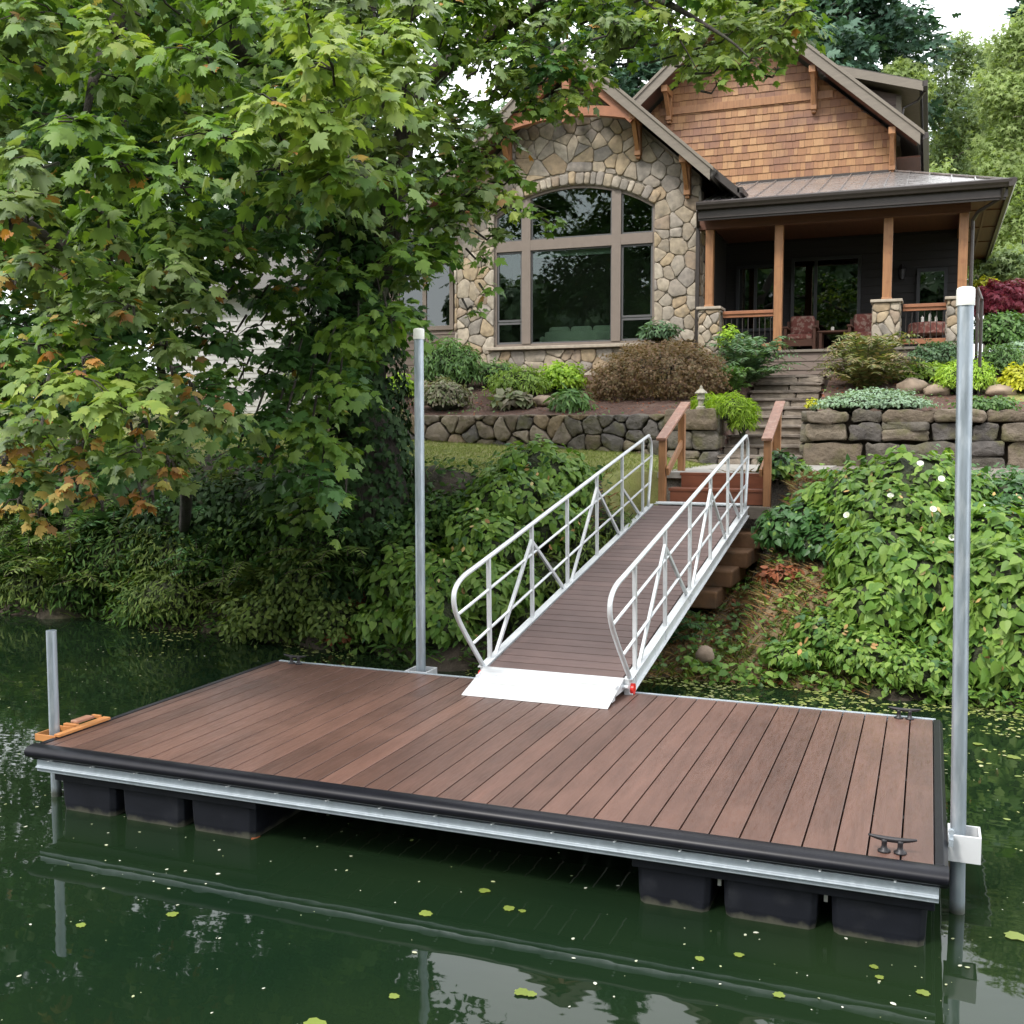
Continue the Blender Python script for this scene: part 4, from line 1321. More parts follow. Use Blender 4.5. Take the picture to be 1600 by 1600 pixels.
# posts, piers, railings
def post(x0, x1, z0): 
    mb = MB(); mb.box(x0, x1, 22.31, 22.47, z0, 6.528); mb.box(x0 - .012, x1 + .012, 22.298, 22.482, z0, z0 + .05)
    return mb.build('post', 'cedar', hs, bevel=.008)
post(-4.40, -4.24, 4.96); post(-3.01, -2.845, 4.037); post(-.945, -.775, 4.96); post(.405, .57, 4.96)
for (x0, x1) in ((-4.50, -4.07), (-1.11, -.60), (.23, .66)):
    b = MB(); b.box(x0 + .03, x1 - .03, 22.20, 22.60, 3.4, 4.90); p = b.build('stone_pier', 'mortar', hs)
    b = MB()
    rubble(b, [(x0, 3.4), (x1, 3.4), (x1, 4.9), (x0, 4.9)], (np.array([0, 22.20, 0]), X3, Z3, -Y3), .20, .045, asp=1.25)
    rubble(b, [(22.18, 3.4), (22.62, 3.4), (22.62, 4.9), (22.18, 4.9)], (np.array([x0 + .03, 0, 0]), Y3, Z3, -X3), .20, .04, asp=1.2)
    rubble(b, [(22.18, 3.4), (22.62, 3.4), (22.62, 4.9), (22.18, 4.9)], (np.array([x1 - .03, 0, 0]), Y3, Z3, X3), .20, .04, asp=1.2)
    b.build('fieldstones', 'fieldstone', p, smooth=True)
    b = MB(); b.box(x0 - .04, x1 + .04, 22.12, 22.66, 4.90, 4.958); b.build('cap', 'capstone', p, bevel=.012)
for (x0, x1) in ((-4.03, -3.012), (-.558, .228)):
    b = MB(); b.box(x0, x1, 22.32, 22.46, 4.80, 4.865); b.box(x0, x1, 22.35, 22.43, 4.735, 4.803)
    rl = b.build('railing', 'truss', hs, bevel=.005)
    b = MB(); b.box(x0, x1, 22.35, 22.43, 4.10, 4.20); b.build('bottom_rail', 'truss', rl, bevel=.005)
    n = int((x1 - x0) / .105)
    for i in range(n):
        xx_ = x0 + (i + .5) * (x1 - x0) / n
        b = MB(); b.tube([(xx_, 22.39, 4.2), (xx_, 22.39, 4.74)], .008, 6)
        b.build('baluster', 'gutter', rl)
# downspouts
b = MB(); b.box(-4.60, -4.52, 22.30, 22.37, 3.6, 6.62); b.bar((-4.56, 22.33, 6.6), (-4.45, 21.75, 6.82), .07, .06); b.build('downspout', 'gutter', hs, bevel=.01)
b = MB(); b.tube([(1.12, 21.72, 6.82), (1.10, 21.8, 6.66), (.72, 22.2, 6.50), (.64, 22.34, 6.38), (.64, 22.38, 6.2), (.64, 22.38, 3.6)], .036, 10); b.build('downspout', 'gutter', hs)
b = MB(); b.box(-10.12, -10.06, 23.0, 23.07, 3.5, 6.9); b.build('downspout', 'gutter', hs)
# left wing with its window
b = MB(); b.box(-13.2, -10.05, 23.32, 23.6, 3.0, 6.95)
lap(b, -13.2, -12.02, 3.3, 6.9, 23.318); lap(b, -12.02, -10.50, 3.3, 4.80, 23.318); lap(b, -12.02, -10.50, 6.42, 6.9, 23.318); lap(b, -10.50, -10.1, 3.3, 6.9, 23.318)
b.build('wing_wall', 'siding', hs)
b = MB(); b.slab([(-13.5, 22.7, 6.98), (-9.9, 22.7, 6.98), (-9.9, 28, 9.2), (-13.5, 28, 9.2)], .14); b.build('roof', 'shingle_roof', hs)
b = MB(); b.box(-13.5, -10.15, 22.6, 22.7, 6.80, 6.96); b.box(-13.5, -10.15, 22.71, 23.3, 6.76, 6.79); b.build('gutter', 'gutter', hs)
b = MB()
for (z0, z1) in ((4.80, 4.90), (6.32, 6.42)): b.box(-12.02, -10.5, 23.26, 23.32, z0, z1)
for xw in (-12.02, -11.30, -10.60): b.box(xw, xw + .10, 23.26, 23.32, 4.90, 6.32)
wd = b.build('window', 'frame', hs, bevel=.003)
b = MB(); b.box(-11.92, -10.6, 23.29, 23.30, 4.9, 6.32); b.build('pane', 'darkglass', wd)

# things in and on the house
t = thing('sofa', (-7.4, 23.3, 4.0), 'cream sofa seen from behind through the big arched window', 'sofa')
b = MB(); b.box(-8.20, -6.58, 23.15, 23.40, 4.02, 4.66); b.box(-8.32, -8.2, 23.15, 24.0, 4.02, 4.56); b.box(-6.58, -6.46, 23.15, 24.0, 4.02, 4.56); b.box(-8.2, -6.58, 23.41, 24.0, 4.02, 4.35)
b.build('body', 'sofa', t, bevel=.05)
for x0 in (-8.16, -7.64, -7.12):
    b = MB(); b.box(x0, x0 + .50, 23.30, 23.46, 4.50, 4.78)
    b.build('cushion', 'sofa', t, bevel=.07)
def chair(x, label):
    t = thing('porch_chair', (x, 24.0, 4.04), label, 'chair', 'chairs beside the porch table')
    b = MB()
    for sx in (-.30, .30):
        for yy in (23.65, 24.25): b.box(x + sx - .03, x + sx + .03, yy, yy + .06, 4.037, 4.60 if yy < 24 else 4.80)
        b.box(x + sx - .05, x + sx + .05, 23.62, 24.33, 4.60, 4.64)
    b.box(x - .27, x + .27, 23.66, 23.69, 4.22, 4.36); b.box(x - .27, x + .27, 24.26, 24.3, 4.4, 4.84)
    b.build('frame', 'beam', t, bevel=.006)
    b = MB(); b.box(x - .26, x + .26, 23.64, 24.22, 4.36, 4.48); b.build('seat_cushion', 'cushion', t, bevel=.04)
    b = MB(); b.box(x - .25, x + .25, 24.12, 24.25, 4.49, 4.90); b.build('back_cushion', 'cushion', t, bevel=.05)
chair(at(1252, 520, 24)[0], 'patterned red cushioned wooden porch chair left of the small table')
chair(at(1352, 520, 24)[0], 'patterned red cushioned wooden porch chair right of the small table, half behind the stone pier')
t = thing('porch_table', (at(1303, 530, 24)[0], 24, 4.04), 'small square dark wooden table between the two porch chairs', 'table')
x = t.location.x
b = MB(); b.box(x - .32, x + .32, 23.75, 24.3, 4.50, 4.54); b.build('tabletop', 'beam', t, bevel=.006)
for sx in (-.29, .23):
    for yy in (23.78, 24.2):
        b = MB(); b.box(x + sx, x + sx + .06, yy, yy + .06, 4.037, 4.50); b.build('leg', 'beam', t)
b = MB(); b.box(x - .2, x + .2, 23.85, 24.2, 4.14, 4.17); b.build('shelf', 'beam', t)
b = MB(); b.lathe((x - .03, 23.95, 4.54), [(.03, 0), (.035, .01), (.035, .08), (.02, .09)], 12); tag(b.build('candle', 'candle', None), 'small white candle on the square porch table', 'candle')
x = at(1452, 520, 23.8)[0]
t = thing('dining_table', (x, 23.8, 4.04), 'round porch table with a red cloth behind the right railing', 'table')
b = MB(); b.lathe((x, 23.8, 4.62), [(.42, -.22), (.41, -.02), (.38, 0)], 20); b.build('tablecloth', 'cushion', t)
b = MB(); b.lathe((x, 23.8, 4.037), [(.22, 0), (.2, .03), (.04, .06), (.04, .5)], 12); b.build('pedestal', 'beam', t)
for i, dx in enumerate((-.14, 0.0, .12)):
    b = MB(); b.lathe((x + dx, 23.7 + .05 * i, 4.62), [(.028, 0), (.028, .12 + .05 * (i % 2)), (.006, .13 + .05 * (i % 2)), (.003, .15 + .05 * (i % 2))], 10)
    tag(b.build('candle', 'candle', None), ('left' if i == 0 else 'middle' if i == 1 else 'right') + ' of the three white candles on the red clothed porch table', 'candle', 'candles on the red porch table')

# dark handrail beside the right pile
t = thing('iron_handrail', (.62, 20.2, 3.1), 'dark iron handrail standing behind the tall right pile', 'handrail')
x = at(1531, 560, 19.5)[0]
b = MB()
za, zb = at(1532, 590, 19.5)[2] - .4, at(1528, 470, 19.5)[2]
b.tube([(x, 19.5, za), (x, 19.5, zb)], .028, 8); b.tube([(x, 21.2, za + .3), (x, 21.2, zb + .4)], .028, 8); b.build('post', 'gutter', t)
b = MB(); b.tube([(x, 19.4, zb), (x, 21.3, zb + .42)], .026, 8); b.tube([(x, 19.5, zb - .45), (x, 21.2, zb - .05)], .018, 8); b.build('rail', 'gutter', t)

# neighbour's white house
hn = thing('neighbour_house', (-21, 33, 2.4), 'white lap sided house of the neighbours glimpsed through the maple leaves', 'house')
NY = 31
xa, xb = at(255, 500, NY)[0], at(462, 500, NY)[0]
b = MB(); b.box(xa, xb, NY, NY + 8, 2.0, 7.2); lap(b, xa, xb, 2.3, 7.2, NY - .002, .16); b.build('wall', 'white_siding', hn)
b = MB(); b.slab([(xa - .6, NY - .6, 7.1), (xb + .6, NY - .6, 7.1), (xb + .6, NY + 4, 9.2), (xa - .6, NY + 4, 9.2)], .15); b.slab([(xa - .6, NY + 8.6, 7.1), (xb + .6, NY + 8.6, 7.1), (xb + .6, NY + 4, 9.2), (xa - .6, NY + 4, 9.2)], .15); b.build('roof', 'shingle_roof', hn)
for px in ():
    X_ = at(px, 470, NY)[0]
    b = MB(); b.box(X_ - .5, X_ + .5, NY - .06, NY - .03, 4.4, 5.9); w_ = b.build('window', 'plate', hn)
    b = MB(); b.box(X_ - .42, X_ + .42, NY - .07, NY - .061, 4.48, 5.82); b.build('pane', 'darkglass', w_)
X_ = at(322, 652, 27)[0]
t = thing('garden_chair', (X_, 27, 2.4), 'pale garden chair with a pink cushion on the neighbours lawn', 'chair')
zz = gz(X_, 27)
b = MB()
for sx in (-.3, .28):
    for yy in (26.7, 27.2): b.box(X_ + sx, X_ + sx + .04, yy, yy + .04, zz, zz + (.62 if yy < 27 else .95))
b.box(X_ - .3, X_ + .32, 26.7, 27.24, zz + .38, zz + .42); b.box(X_ - .3, X_ + .32, 27.2, 27.24, zz + .5, zz + .95); b.build('frame', 'white_siding', t)
b = MB(); b.box(X_ - .26, X_ + .27, 26.68, 27.2, zz + .42, zz + .56); b.box(X_ - .26, X_ + .27, 27.08, 27.19, zz + .56, zz + .98); b.build('cushion', 'pink', t, bevel=.03)

# garden lantern on the end stone
P = at(1095, 645, 18.0)
lt = thing('garden_lantern', (P[0], 18.0, 2.80), 'small grey stone pagoda lantern on the end block of the left wall', 'lantern')
b = MB(); b.lathe((P[0], 18.0, 2.79), [(.085, 0), (.085, .03), (.05, .05), (.045, .14), (.07, .16), (.06, .26)], 8); b.build('base', 'lantern', lt)
b = MB(); b.lathe((P[0], 18.0, 3.05), [(.11, 0), (.10, .02), (.03, .08), (.02, .12), (.005, .13)], 8); b.build('roof', 'lantern', lt)


# ================================================================== planting
def hit(px, py, lift=0.0):
    """where the line of sight meets the ground or the water"""
    d = ray(px, py)
    t = np.arange(3, 60, .03)
    P = c_o[None] + d[None] * t[:, None]
    g = np.maximum(ground_z(P[:, 0], P[:, 1]), 0)
    k = np.argmax(P[:, 2] < g + lift)
    return P[k] if P[k, 2] < g[k] + lift else P[-1]


def H(px, py, r, up=.5):      # an ellipsoid sitting on the ground where the photo shows its middle
    p = hit(px, py)
    p[2] = max(gz(p[0], p[1]), 0) + r[2] * up
    return (p, r)


def A(px, py, Y, wpx, hpx, dr=.8):  # an ellipsoid of wpx x hpx pixels at distance Y, or standing on the bed
    if 18.25 < Y < 22.3:
        Y = min(22.0, max(18.2, hit(px, py + hpx * .36)[1] + .15))
    p = at(px, py, Y)
    k = (p - c_o) @ c_f / 1680
    return (p, (wpx * k / 2, wpx * k / 2 * dr, hpx * k / 2))


# ---- garden beds
def gs(label, e, mat, T, size, n, **k):
    return shrub(k.pop('name', 'shrub'), label, None, [e] if not isinstance(e, list) else e, mat, T, size, n, **k)


gs('small lime green leafy clump beside the maple trunk on the left wall', A(622, 608, 18.4, 58, 46), 'lime', T_OVAL, .10, 700)
gs('tall fresh green shrub at the left corner of the stone gable', A(702, 578, 19.6, 112, 96), 'mid', T_LANCE, .14, 3000)
gs('round grey-pink variegated shrub on the left wall behind the left pile', A(694, 622, 18.5, 88, 60), 'variegated', T_OVAL, .075, 2300)
gs('variegated plant trailing over the left end of the stone wall', A(622, 655, 17.8, 45, 32), 'variegated', T_OVAL, .08, 500)
gs('dull green shrub against the stone wall left of the lime shrubs', A(778, 588, 20.2, 74, 52), 'mid', T_LANCE, .10, 1000)
gs('spreading yellow-green shrub below the left part of the window', A(812, 602, 19.3, 100, 62), 'lime2', T_LANCE, .10, 2200)
gs('bright lime shrub below the middle of the arched window', A(877, 594, 19.8, 78, 56), 'lime', T_OVAL, .09, 2200)
gs('pale broad leaved hosta in front of the yellow-green shrub', A(802, 628, 18.5, 70, 36), 'variegated', T_HEART, .15, 240, stem=False)
gs('small hosta clump between the lime shrub and the bronze maple', A(892, 628, 18.5, 62, 44), 'mid', T_LANCE, .2, 300, stem=False)
gs('upright pale stems of a shrub under the right side of the window', A(1028, 520, 21.8, 60, 34), 'bluefern', T_LANCE, .14, 500)
# weeping bronze maple
def maple_limbs(root, P, O):
    c = A(1030, 585, 19.0, 210, 96)[0]; g = gz(c[0], c[1])
    b = MB()
    for k in range(9):
        a = 2 * PI * k / 9
        e = c + np.array([math.cos(a) * .95, math.sin(a) * .6, .12 + .15 * math.sin(k * 2)])
        b.tube([(c[0], c[1], g - .05), (c[0] + math.cos(a) * .12, c[1], g + .3), (c + e) / 2 + np.array([0, 0, .25]), e], [.05, .04, .025, .01], 6)
    b.build('trunk', 'bark', root)
gs('wide domed Japanese maple with bronze feathery leaves right of the window', [A(1030, 585, 19.0, 210, 96, .7), A(962, 604, 18.7, 92, 62), A(1098, 596, 18.7, 84, 70), A(1030, 562, 19.1, 140, 66), A(1010, 606, 18.6, 90, 50), A(1060, 608, 18.6, 80, 48)], 'bronze', T_STAR, .052, 24000, name='japanese_maple', cat='tree', stem=False, extra=maple_limbs, tip=(0, 0, -1.0), top=-.75, shell=(.6, 1.04))
p = hit(1168, 598); fern('fern', 'large blue-green fern spilling beside the top of the stone steps', (p[0], p[1], p[2] - .05), 1.05, .95, 'bluefern', 70, pin=.075)
p = hit(1146, 612); fern('fern', 'smaller pale fern right of the bronze maple', (p[0], p[1], p[2]), .6, .45, 'mid', 36, pin=.075)
gs('yellow-green shrub top behind the blue-green fern by the pier', A(1140, 530, 20.5, 34, 46), 'lime', T_OVAL, .09, 400)
gs('bright green mossy cushion plant draping over the end of the left wall', [A(1142, 640, 18.0, 76, 50), A(1160, 658, 17.9, 40, 46), A(1108, 632, 18.5, 50, 34)], 'lime', T_BLADE, .13, 3600, tip=(0, 0, -.6))
p = hit(1353, 606); fern('fern', 'big spiky olive sword fern right of the stone steps', (p[0], p[1], p[2] - .12), 1.12, 1.12, 'yellowfern', 110, pin=.065)
p = hit(1405, 562); fern('fern', 'reddish brown fern against the middle stone pier', (p[0], p[1], p[2] - .1), .6, .7, 'russet', 34)
gs('low silvery ground cover spilling over the top of the right wall', [A(1330, 632, 17.9, 110, 32), A(1400, 632, 18.0, 110, 30), A(1370, 622, 18.3, 120, 32)], 'silver', T_OVAL, .055, 5200, top=-.2)
gs('neat round grey-green shrub under the right porch railing', A(1466, 560, 20.5, 86, 54), 'bluefern', T_OVAL, .06, 3000)
gs('low bright green shrub between the sword fern and the round shrub', A(1440, 584, 19.4, 90, 36), 'lime2', T_OVAL, .07, 1800)
gs('yellow-green dome shaped shrub partly behind the right pile', A(1508, 594, 19.2, 90, 66), 'lime', T_LANCE, .08, 2600)
gs('small yellow flowering tuft at the top left of the right wall', A(1271, 632, 18.1, 24, 20), 'yellow', T_OVAL, .05, 220)
gs('crimson Japanese maple right of the porch', [A(1570, 474, 24, 104, 72), A(1612, 500, 24, 84, 70)], 'crimson', T_STAR, .10, 5500, name='japanese_maple', cat='tree', top=-.4)
gs('pale yellow shrub top above the crimson maple', A(1538, 446, 26, 34, 26), 'yellow', T_OVAL, .09, 380)
gs('rounded green shrub below the crimson maple', A(1566, 522, 22.5, 96, 66), 'mid', T_OVAL, .08, 2800)
gs('dark green shrub right of the iron handrail', A(1562, 568, 20.8, 74, 60), 'mid', T_LANCE, .09, 2000)
gs('coral red flowering plant at the right edge of the bed', A(1578, 566, 20.4, 34, 24), 'crimson', T_OVAL, .06, 260)
gs('bright yellow shrub at the right edge above the wall', A(1598, 596, 19.8, 64, 56), 'yellow', T_OVAL, .08, 1900)
gs('low green perennials on the right wall behind the pile', A(1540, 634, 18.1, 90, 30), 'mid', T_OVAL, .07, 1200)
gs('dusty blue flowered shrub at the right edge of the garden', A(1590, 545, 21.5, 44, 26), 'silver', T_OVAL, .07, 500)
for k, (px, py, Y, w, h, lb) in enumerate(((1425, 606, 18.9, 46, 30, 'large tan boulder beside the sword fern'), (1462, 612, 18.7, 40, 22, 'flat grey boulder left of the yellow shrub'), (1562, 612, 18.9, 46, 22, 'boulder on the right bed near the yellow shrub'), (1102, 1022, 9.9, 28, 26, 'round brown boulder at the waterline under the gangway'), (1205, 612, 19.9, 46, 24, 'grey boulder on the left edge of the stone steps'), (850, 628, 18.8, 46, 20, 'dark boulder in the bark mulch below the lime shrub'))):
    c_, r_ = A(px, py, Y, w, h)
    b = MB(); vs = []
    for i in range(9):
        for j in range(14):
            th, ph = PI * i / 8, 2 * PI * j / 14
            w_ = 1 + .14 * math.sin(3 * ph + k) * math.sin(th) + .1 * math.cos(5 * th + ph * 2 + k)
            vs.append((c_[0] + r_[0] * w_ * math.sin(th) * math.cos(ph), c_[1] + r_[1] * w_ * math.sin(th) * math.sin(ph), c_[2] + r_[2] * w_ * math.cos(th)))
    b.add(vs, [(i * 14 + j, i * 14 + (j + 1) % 14, (i + 1) * 14 + (j + 1) % 14, (i + 1) * 14 + j) for i in range(8) for j in range(14)])
    tag(b.build('boulder', 'boulder', None, smooth=True), lb, 'boulder')

# ---- bindweed mounds
def flowers(spots):
    def f(root, P, O):
        b = []
        for (px, py) in spots:
            d = ray(px, py)
            v = P - c_o; t = v @ d / (d @ d)
            dist = np.linalg.norm(v - t[:, None] * d, axis=1)
            near = np.where(dist < .12)[0]
            if len(near) == 0: near = [int(np.argmin(dist))]
            k = min(near, key=lambda i: t[i])
            b.append((P[k] + O[k] * .06, O[k]))
        for (p, o_) in b:
            mb = MB(); n = 10
            fr_ = unit(o_ + np.array([0, -.5, .5])); s_ = unit(np.cross(fr_, [0, 0, 1])); u_ = np.cross(s_, fr_)
            vs = []
            for rr, hh in ((.004, -.05), (.010, -.02), (.027, .0), (.034, .004)):
                for k in range(n):
                    w = 1 + (.1 * math.sin(5 * 2 * PI * k / n) if rr > .03 else 0)
                    vs.append(p + fr_ * hh + (s_ * math.cos(2 * PI * k / n) + u_ * math.sin(2 * PI * k / n)) * rr * w)
            mb.add(vs, [(i * n + k, i * n + (k + 1) % n, (i + 1) * n + (k + 1) % n, (i + 1) * n + k) for i in range(3) for k in range(n)])
            mb.build('flower', 'petal', root)
    return f


vk = dict(name='bindweed', cat='climbing plant', up=.35, tip=(0, -.2, -.9), top=-.5, wild=.32, shell=(.80, 1.06), core=.82)
gs('tall heap of bindweed with white trumpet flowers on the upper right bank', [H(1295, 830, (.42, .45, .34)), H(1350, 822, (.55, .5, .44)), H(1425, 815, (.62, .55, .50)), H(1480, 835, (.5, .5, .44)), H(1400, 850, (.6, .5, .42)), H(1330, 860, (.45, .45, .36)), H(1475, 870, (.5, .45, .40)), H(1230, 780, (.3, .35, .16), .3)], 'vine', T_HEART, .092, 5200, extra=flowers([(1425, 728), (1463, 752), (1395, 765), (1440, 790), (1320, 800), (1541, 783), (1376, 835), (1480, 845), (1415, 882)]), **vk)
gs('rounded bright mound of bindweed in the middle of the right bank', [H(1380, 930, (.50, .5, .46), .6), H(1430, 960, (.48, .5, .46)), H(1370, 985, (.42, .4, .34)), H(1460, 900, (.35, .4, .34))], 'vine', T_HEART, .105, 3000, **vk)
gs('hanging bindweed mound at the right edge of the bank reaching the water', [H(1560, 900, (.52, .5, .46)), H(1570, 970, (.50, .5, .50)), H(1530, 1010, (.40, .4, .42)), H(1600, 1030, (.5, .4, .50)), H(1490, 1035, (.34, .3, .32)), H(1560, 1065, (.38, .3, .34))], 'vine', T_HEART, .115, 3900, **vk)
gs('darker bindweed behind the right pile on top of the bank', [H(1560, 825, (.6, .45, .36)), H(1620, 835, (.6, .5, .40)), H(1530, 850, (.4, .4, .3))], 'vine_dark', T_HEART, .09, 2200, **vk)
gs('low bindweed beside the wooden stairs right post', [H(1232, 850, (.34, .4, .28)), H(1262, 845, (.42, .4, .28)), H(1215, 830, (.24, .3, .2)), H(1290, 870, (.35, .35, .22))], 'vine_dark', T_HEART, .085, 1900, **vk)
gs('low bindweed and weeds creeping along the right waterline', [H(1300, 1010, (.40, .35, .22)), H(1360, 1050, (.42, .3, .24)), H(1240, 1040, (.30, .3, .14)), H(1430, 1070, (.4, .3, .22))], 'vine', T_HEART, .06, 3200, **{**vk, 'core': .7})
gs('tall green bindweed mound left of the gangway below the lawn', [H(835, 785, (.60, .55, .46), .5), H(800, 830, (.55, .5, .46)), H(865, 790, (.5, .5, .38)), H(770, 880, (.45, .45, .36)), H(850, 850, (.45, .4, .36)), H(745, 850, (.32, .35, .28))], 'vine', T_HEART, .092, 4600, **vk)
gs('bright bindweed mound at the water between the left pile and gangway', [H(640, 940, (.46, .45, .42)), H(700, 960, (.5, .45, .44)), H(610, 990, (.35, .3, .26)), H(690, 1000, (.45, .3, .32)), H(760, 960, (.4, .4, .36)), H(800, 950, (.4, .35, .3))], 'vine', T_HEART, .10, 3800, **vk)
gs('ferny olive weeds below the left railing of the gangway', [H(860, 930, (.4, .4, .3)), H(900, 880, (.4, .4, .3)), H(820, 985, (.36, .3, .26)), H(950, 840, (.4, .4, .25))], 'olive', T_LANCE, .10, 1700, core=.6)

# ---- shaded bank on the left
uk = dict(cat='bush', name='bush', top=-.6, core=.62, shell=(.55, 1.12), wild=.5)
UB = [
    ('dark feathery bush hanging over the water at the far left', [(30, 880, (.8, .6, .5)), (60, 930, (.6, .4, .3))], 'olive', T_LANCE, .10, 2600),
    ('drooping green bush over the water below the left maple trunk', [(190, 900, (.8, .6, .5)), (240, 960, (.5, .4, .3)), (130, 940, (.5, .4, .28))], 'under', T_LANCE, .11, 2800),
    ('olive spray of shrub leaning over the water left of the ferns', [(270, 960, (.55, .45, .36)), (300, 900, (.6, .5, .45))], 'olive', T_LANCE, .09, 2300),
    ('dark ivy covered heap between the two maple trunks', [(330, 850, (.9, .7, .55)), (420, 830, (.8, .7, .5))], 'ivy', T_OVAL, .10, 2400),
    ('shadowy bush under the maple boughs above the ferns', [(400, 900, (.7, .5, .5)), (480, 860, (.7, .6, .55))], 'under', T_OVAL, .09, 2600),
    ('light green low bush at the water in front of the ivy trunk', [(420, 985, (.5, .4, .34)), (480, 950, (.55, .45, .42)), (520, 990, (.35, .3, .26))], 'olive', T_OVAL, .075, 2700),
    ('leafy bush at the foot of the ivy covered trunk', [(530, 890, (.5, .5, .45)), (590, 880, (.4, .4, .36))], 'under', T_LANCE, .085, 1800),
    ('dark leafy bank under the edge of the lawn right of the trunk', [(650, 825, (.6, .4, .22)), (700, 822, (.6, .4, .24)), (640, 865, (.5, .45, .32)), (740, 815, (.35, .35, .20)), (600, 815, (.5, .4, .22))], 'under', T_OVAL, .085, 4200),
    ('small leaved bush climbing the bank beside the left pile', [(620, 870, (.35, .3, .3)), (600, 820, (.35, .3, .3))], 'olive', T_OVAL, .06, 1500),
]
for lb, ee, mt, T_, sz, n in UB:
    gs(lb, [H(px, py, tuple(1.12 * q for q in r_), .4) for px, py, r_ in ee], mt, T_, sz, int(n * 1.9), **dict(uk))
for px, py, R_, hh, mt, lb in ((330, 930, .8, .55, 'fern', 'bright green fern lit on the dark left bank'), (385, 935, .75, .5, 'fern', 'second fern at the waters edge right of the bright fern'), (160, 860, 1.0, .7, 'under', 'dark fern under the left maple'), (350, 850, .95, .65, 'fern', 'spreading fern high on the bank between the trunks'), (1035, 1010, .5, .42, 'fern', 'dark green fern under the gangway at the waters edge'), (985, 1000, .4, .35, 'under', 'dark fern in the shade under the gangway')):
    p = hit(px, py); fern('fern', lb, (p[0], p[1], max(0, gz(p[0], p[1]))), R_, hh, mt, 24)
for px, py, rr, lb in ((690, 830, (.25, .2, .16), 'patch of rust brown dead leaves behind the left pile'), (560, 945, (.22, .2, .14), 'rust brown dead leaves at the foot of the trunk'), (525, 1000, (.2, .15, .12), 'brown withered leaves at the water left of the bindweed'), (1222, 905, (.22, .2, .10), 'brown withered weeds beside the timber footing')):
    gs(lb, H(px, py, rr), 'russet', T_OVAL, .08, 260, name='dead_leaves', cat='dead leaves', core=0)

rf = random.Random(5)
for i in range(40):
    px, py = rf.uniform(-10, 570), rf.uniform(825, 985)
    p = hit(px, py)
    if p[2] < .02: continue
    m_ = ('under', 'fern', 'olive', 'under')[i % 4]
    t = fern('fern', {'under': 'dark arching fern in the shaded undergrowth of the left bank', 'fern': 'mid green arching fern in the shaded undergrowth of the left bank', 'olive': 'olive arching fern in the shaded undergrowth of the left bank'}[m_], (p[0], p[1], gz(p[0], p[1]) + .15), rf.uniform(.55, .95), rf.uniform(.4, .75), m_, 20, {'under': 'dark ferns on the left bank', 'fern': 'green ferns on the left bank', 'olive': 'olive ferns on the left bank'}[m_], pin=.085)

# ---- stuff: grass, ground cover
def scatter(name, mat, n, xr, yr, T, size, ok, lean=.5, lift=0.0, flat=0, down=False):
    x = RS.uniform(*xr, n); y = RS.uniform(*yr, n)
    k = ok(x, y); x, y = x[k], y[k]
    z = ground_z(x, y)
    k = z > (-.02 if not flat else -.25); z = np.maximum(z, .005); x, y, z = x[k], y[k], z[k]
    P = np.stack([x, y, z + lift * RS.uniform(0, 1, len(x))], 1)
    a = RS.uniform(0, 2 * PI, len(x))
    if flat:
        N = jit(np.tile([0, -.35, 1.], (len(x), 1)), .45); D = np.stack([np.cos(a), np.sin(a), -.4 * np.ones(len(x))], 1)
    else:
        D = jit(np.stack([np.cos(a) * lean, np.sin(a) * lean, np.ones(len(x))], 1), .15); N = np.stack([np.cos(a + 1.5), np.sin(a + 1.5), .2 * np.ones(len(x))], 1)
    o = leaves(name, mat, P, N, D, RS.uniform(.5, 1.3, len(x)) * size, T)
    return tag(o, kind='stuff')


bank = lambda x, y: (y > np.interp(x, SHX, SHY) - .1) & (y < np.interp(x, TPX, TPY) + np.where(x < -3.3, -.25, .5))
# photo's bank: dry cut stalks and fresh weeds beside the gangway
pt = lambda x, y: bank(x, y) & (x > np.where(y > 12, -5.0, -3.6) + .2 * np.sin(y * 5)) & (x < -.1 + .3 * np.sin(y * 3))
scatter('dry_stalks', 'dry', 11000, (-5.0, .2), (9.5, 14.2), T_BLADE, .17, pt, 2.2)
scatter('dry_leaves', 'russet', 900, (-2.1, -.5), (10.0, 13.4), T_OVAL, .06, pt, lift=.05, flat=1)
scatter('bank_grass', 'grass', 9000, (-3.4, 3.5), (9.4, 13), T_BLADE, .17, lambda x, y: bank(x, y) & (y < 11.1 + .6 * np.sin(x * 3.3)), 1.0)
scatter('bank_weeds', 'vine', 1600, (-2.4, -.2), (10.2, 13.6), T_HEART, .06, lambda x, y: bank(x, y) & (np.sin(x * 6 + y * 3) + np.sin(y * 7 - x * 4) > .2), lift=.18, flat=1)
scatter('bank_weeds', 'mid', 4200, (-3.5, 1.2), (9.5, 13.8), T_OVAL, .075, lambda x, y: bank(x, y) & (np.sin(x * 4.1 + y * 2) + np.sin(y * 5.3 - x) > -.3), lift=.14, flat=1)
scatter('ground_cover', 'vine_dark', 9000, (-.6, 8), (9.6, 15), T_OVAL, .085, bank, lift=.16, flat=1)
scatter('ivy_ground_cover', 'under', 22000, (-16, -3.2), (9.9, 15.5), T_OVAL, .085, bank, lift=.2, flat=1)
scatter('lawn_blades', 'grass', 42000, (-13, -3.2), (12.2, 17.75), T_BLADE, .05, lambda x, y: (y > np.interp(x, TPX, TPY) - .35), .7)
scatter('edge_grass', 'grass', 3500, (-9, -3.3), (11.4, 14), T_BLADE, .13, lambda x, y: np.abs(y - np.interp(x, TPX, TPY) + .1) < .35, 1.0)
scatter('bed_litter', 'russet', 2500, (-11, 1.5), (17.95, 22), T_OVAL, .05, lambda x, y: (x < -3.3) | (x > -1.8), flat=1, lift=.02)
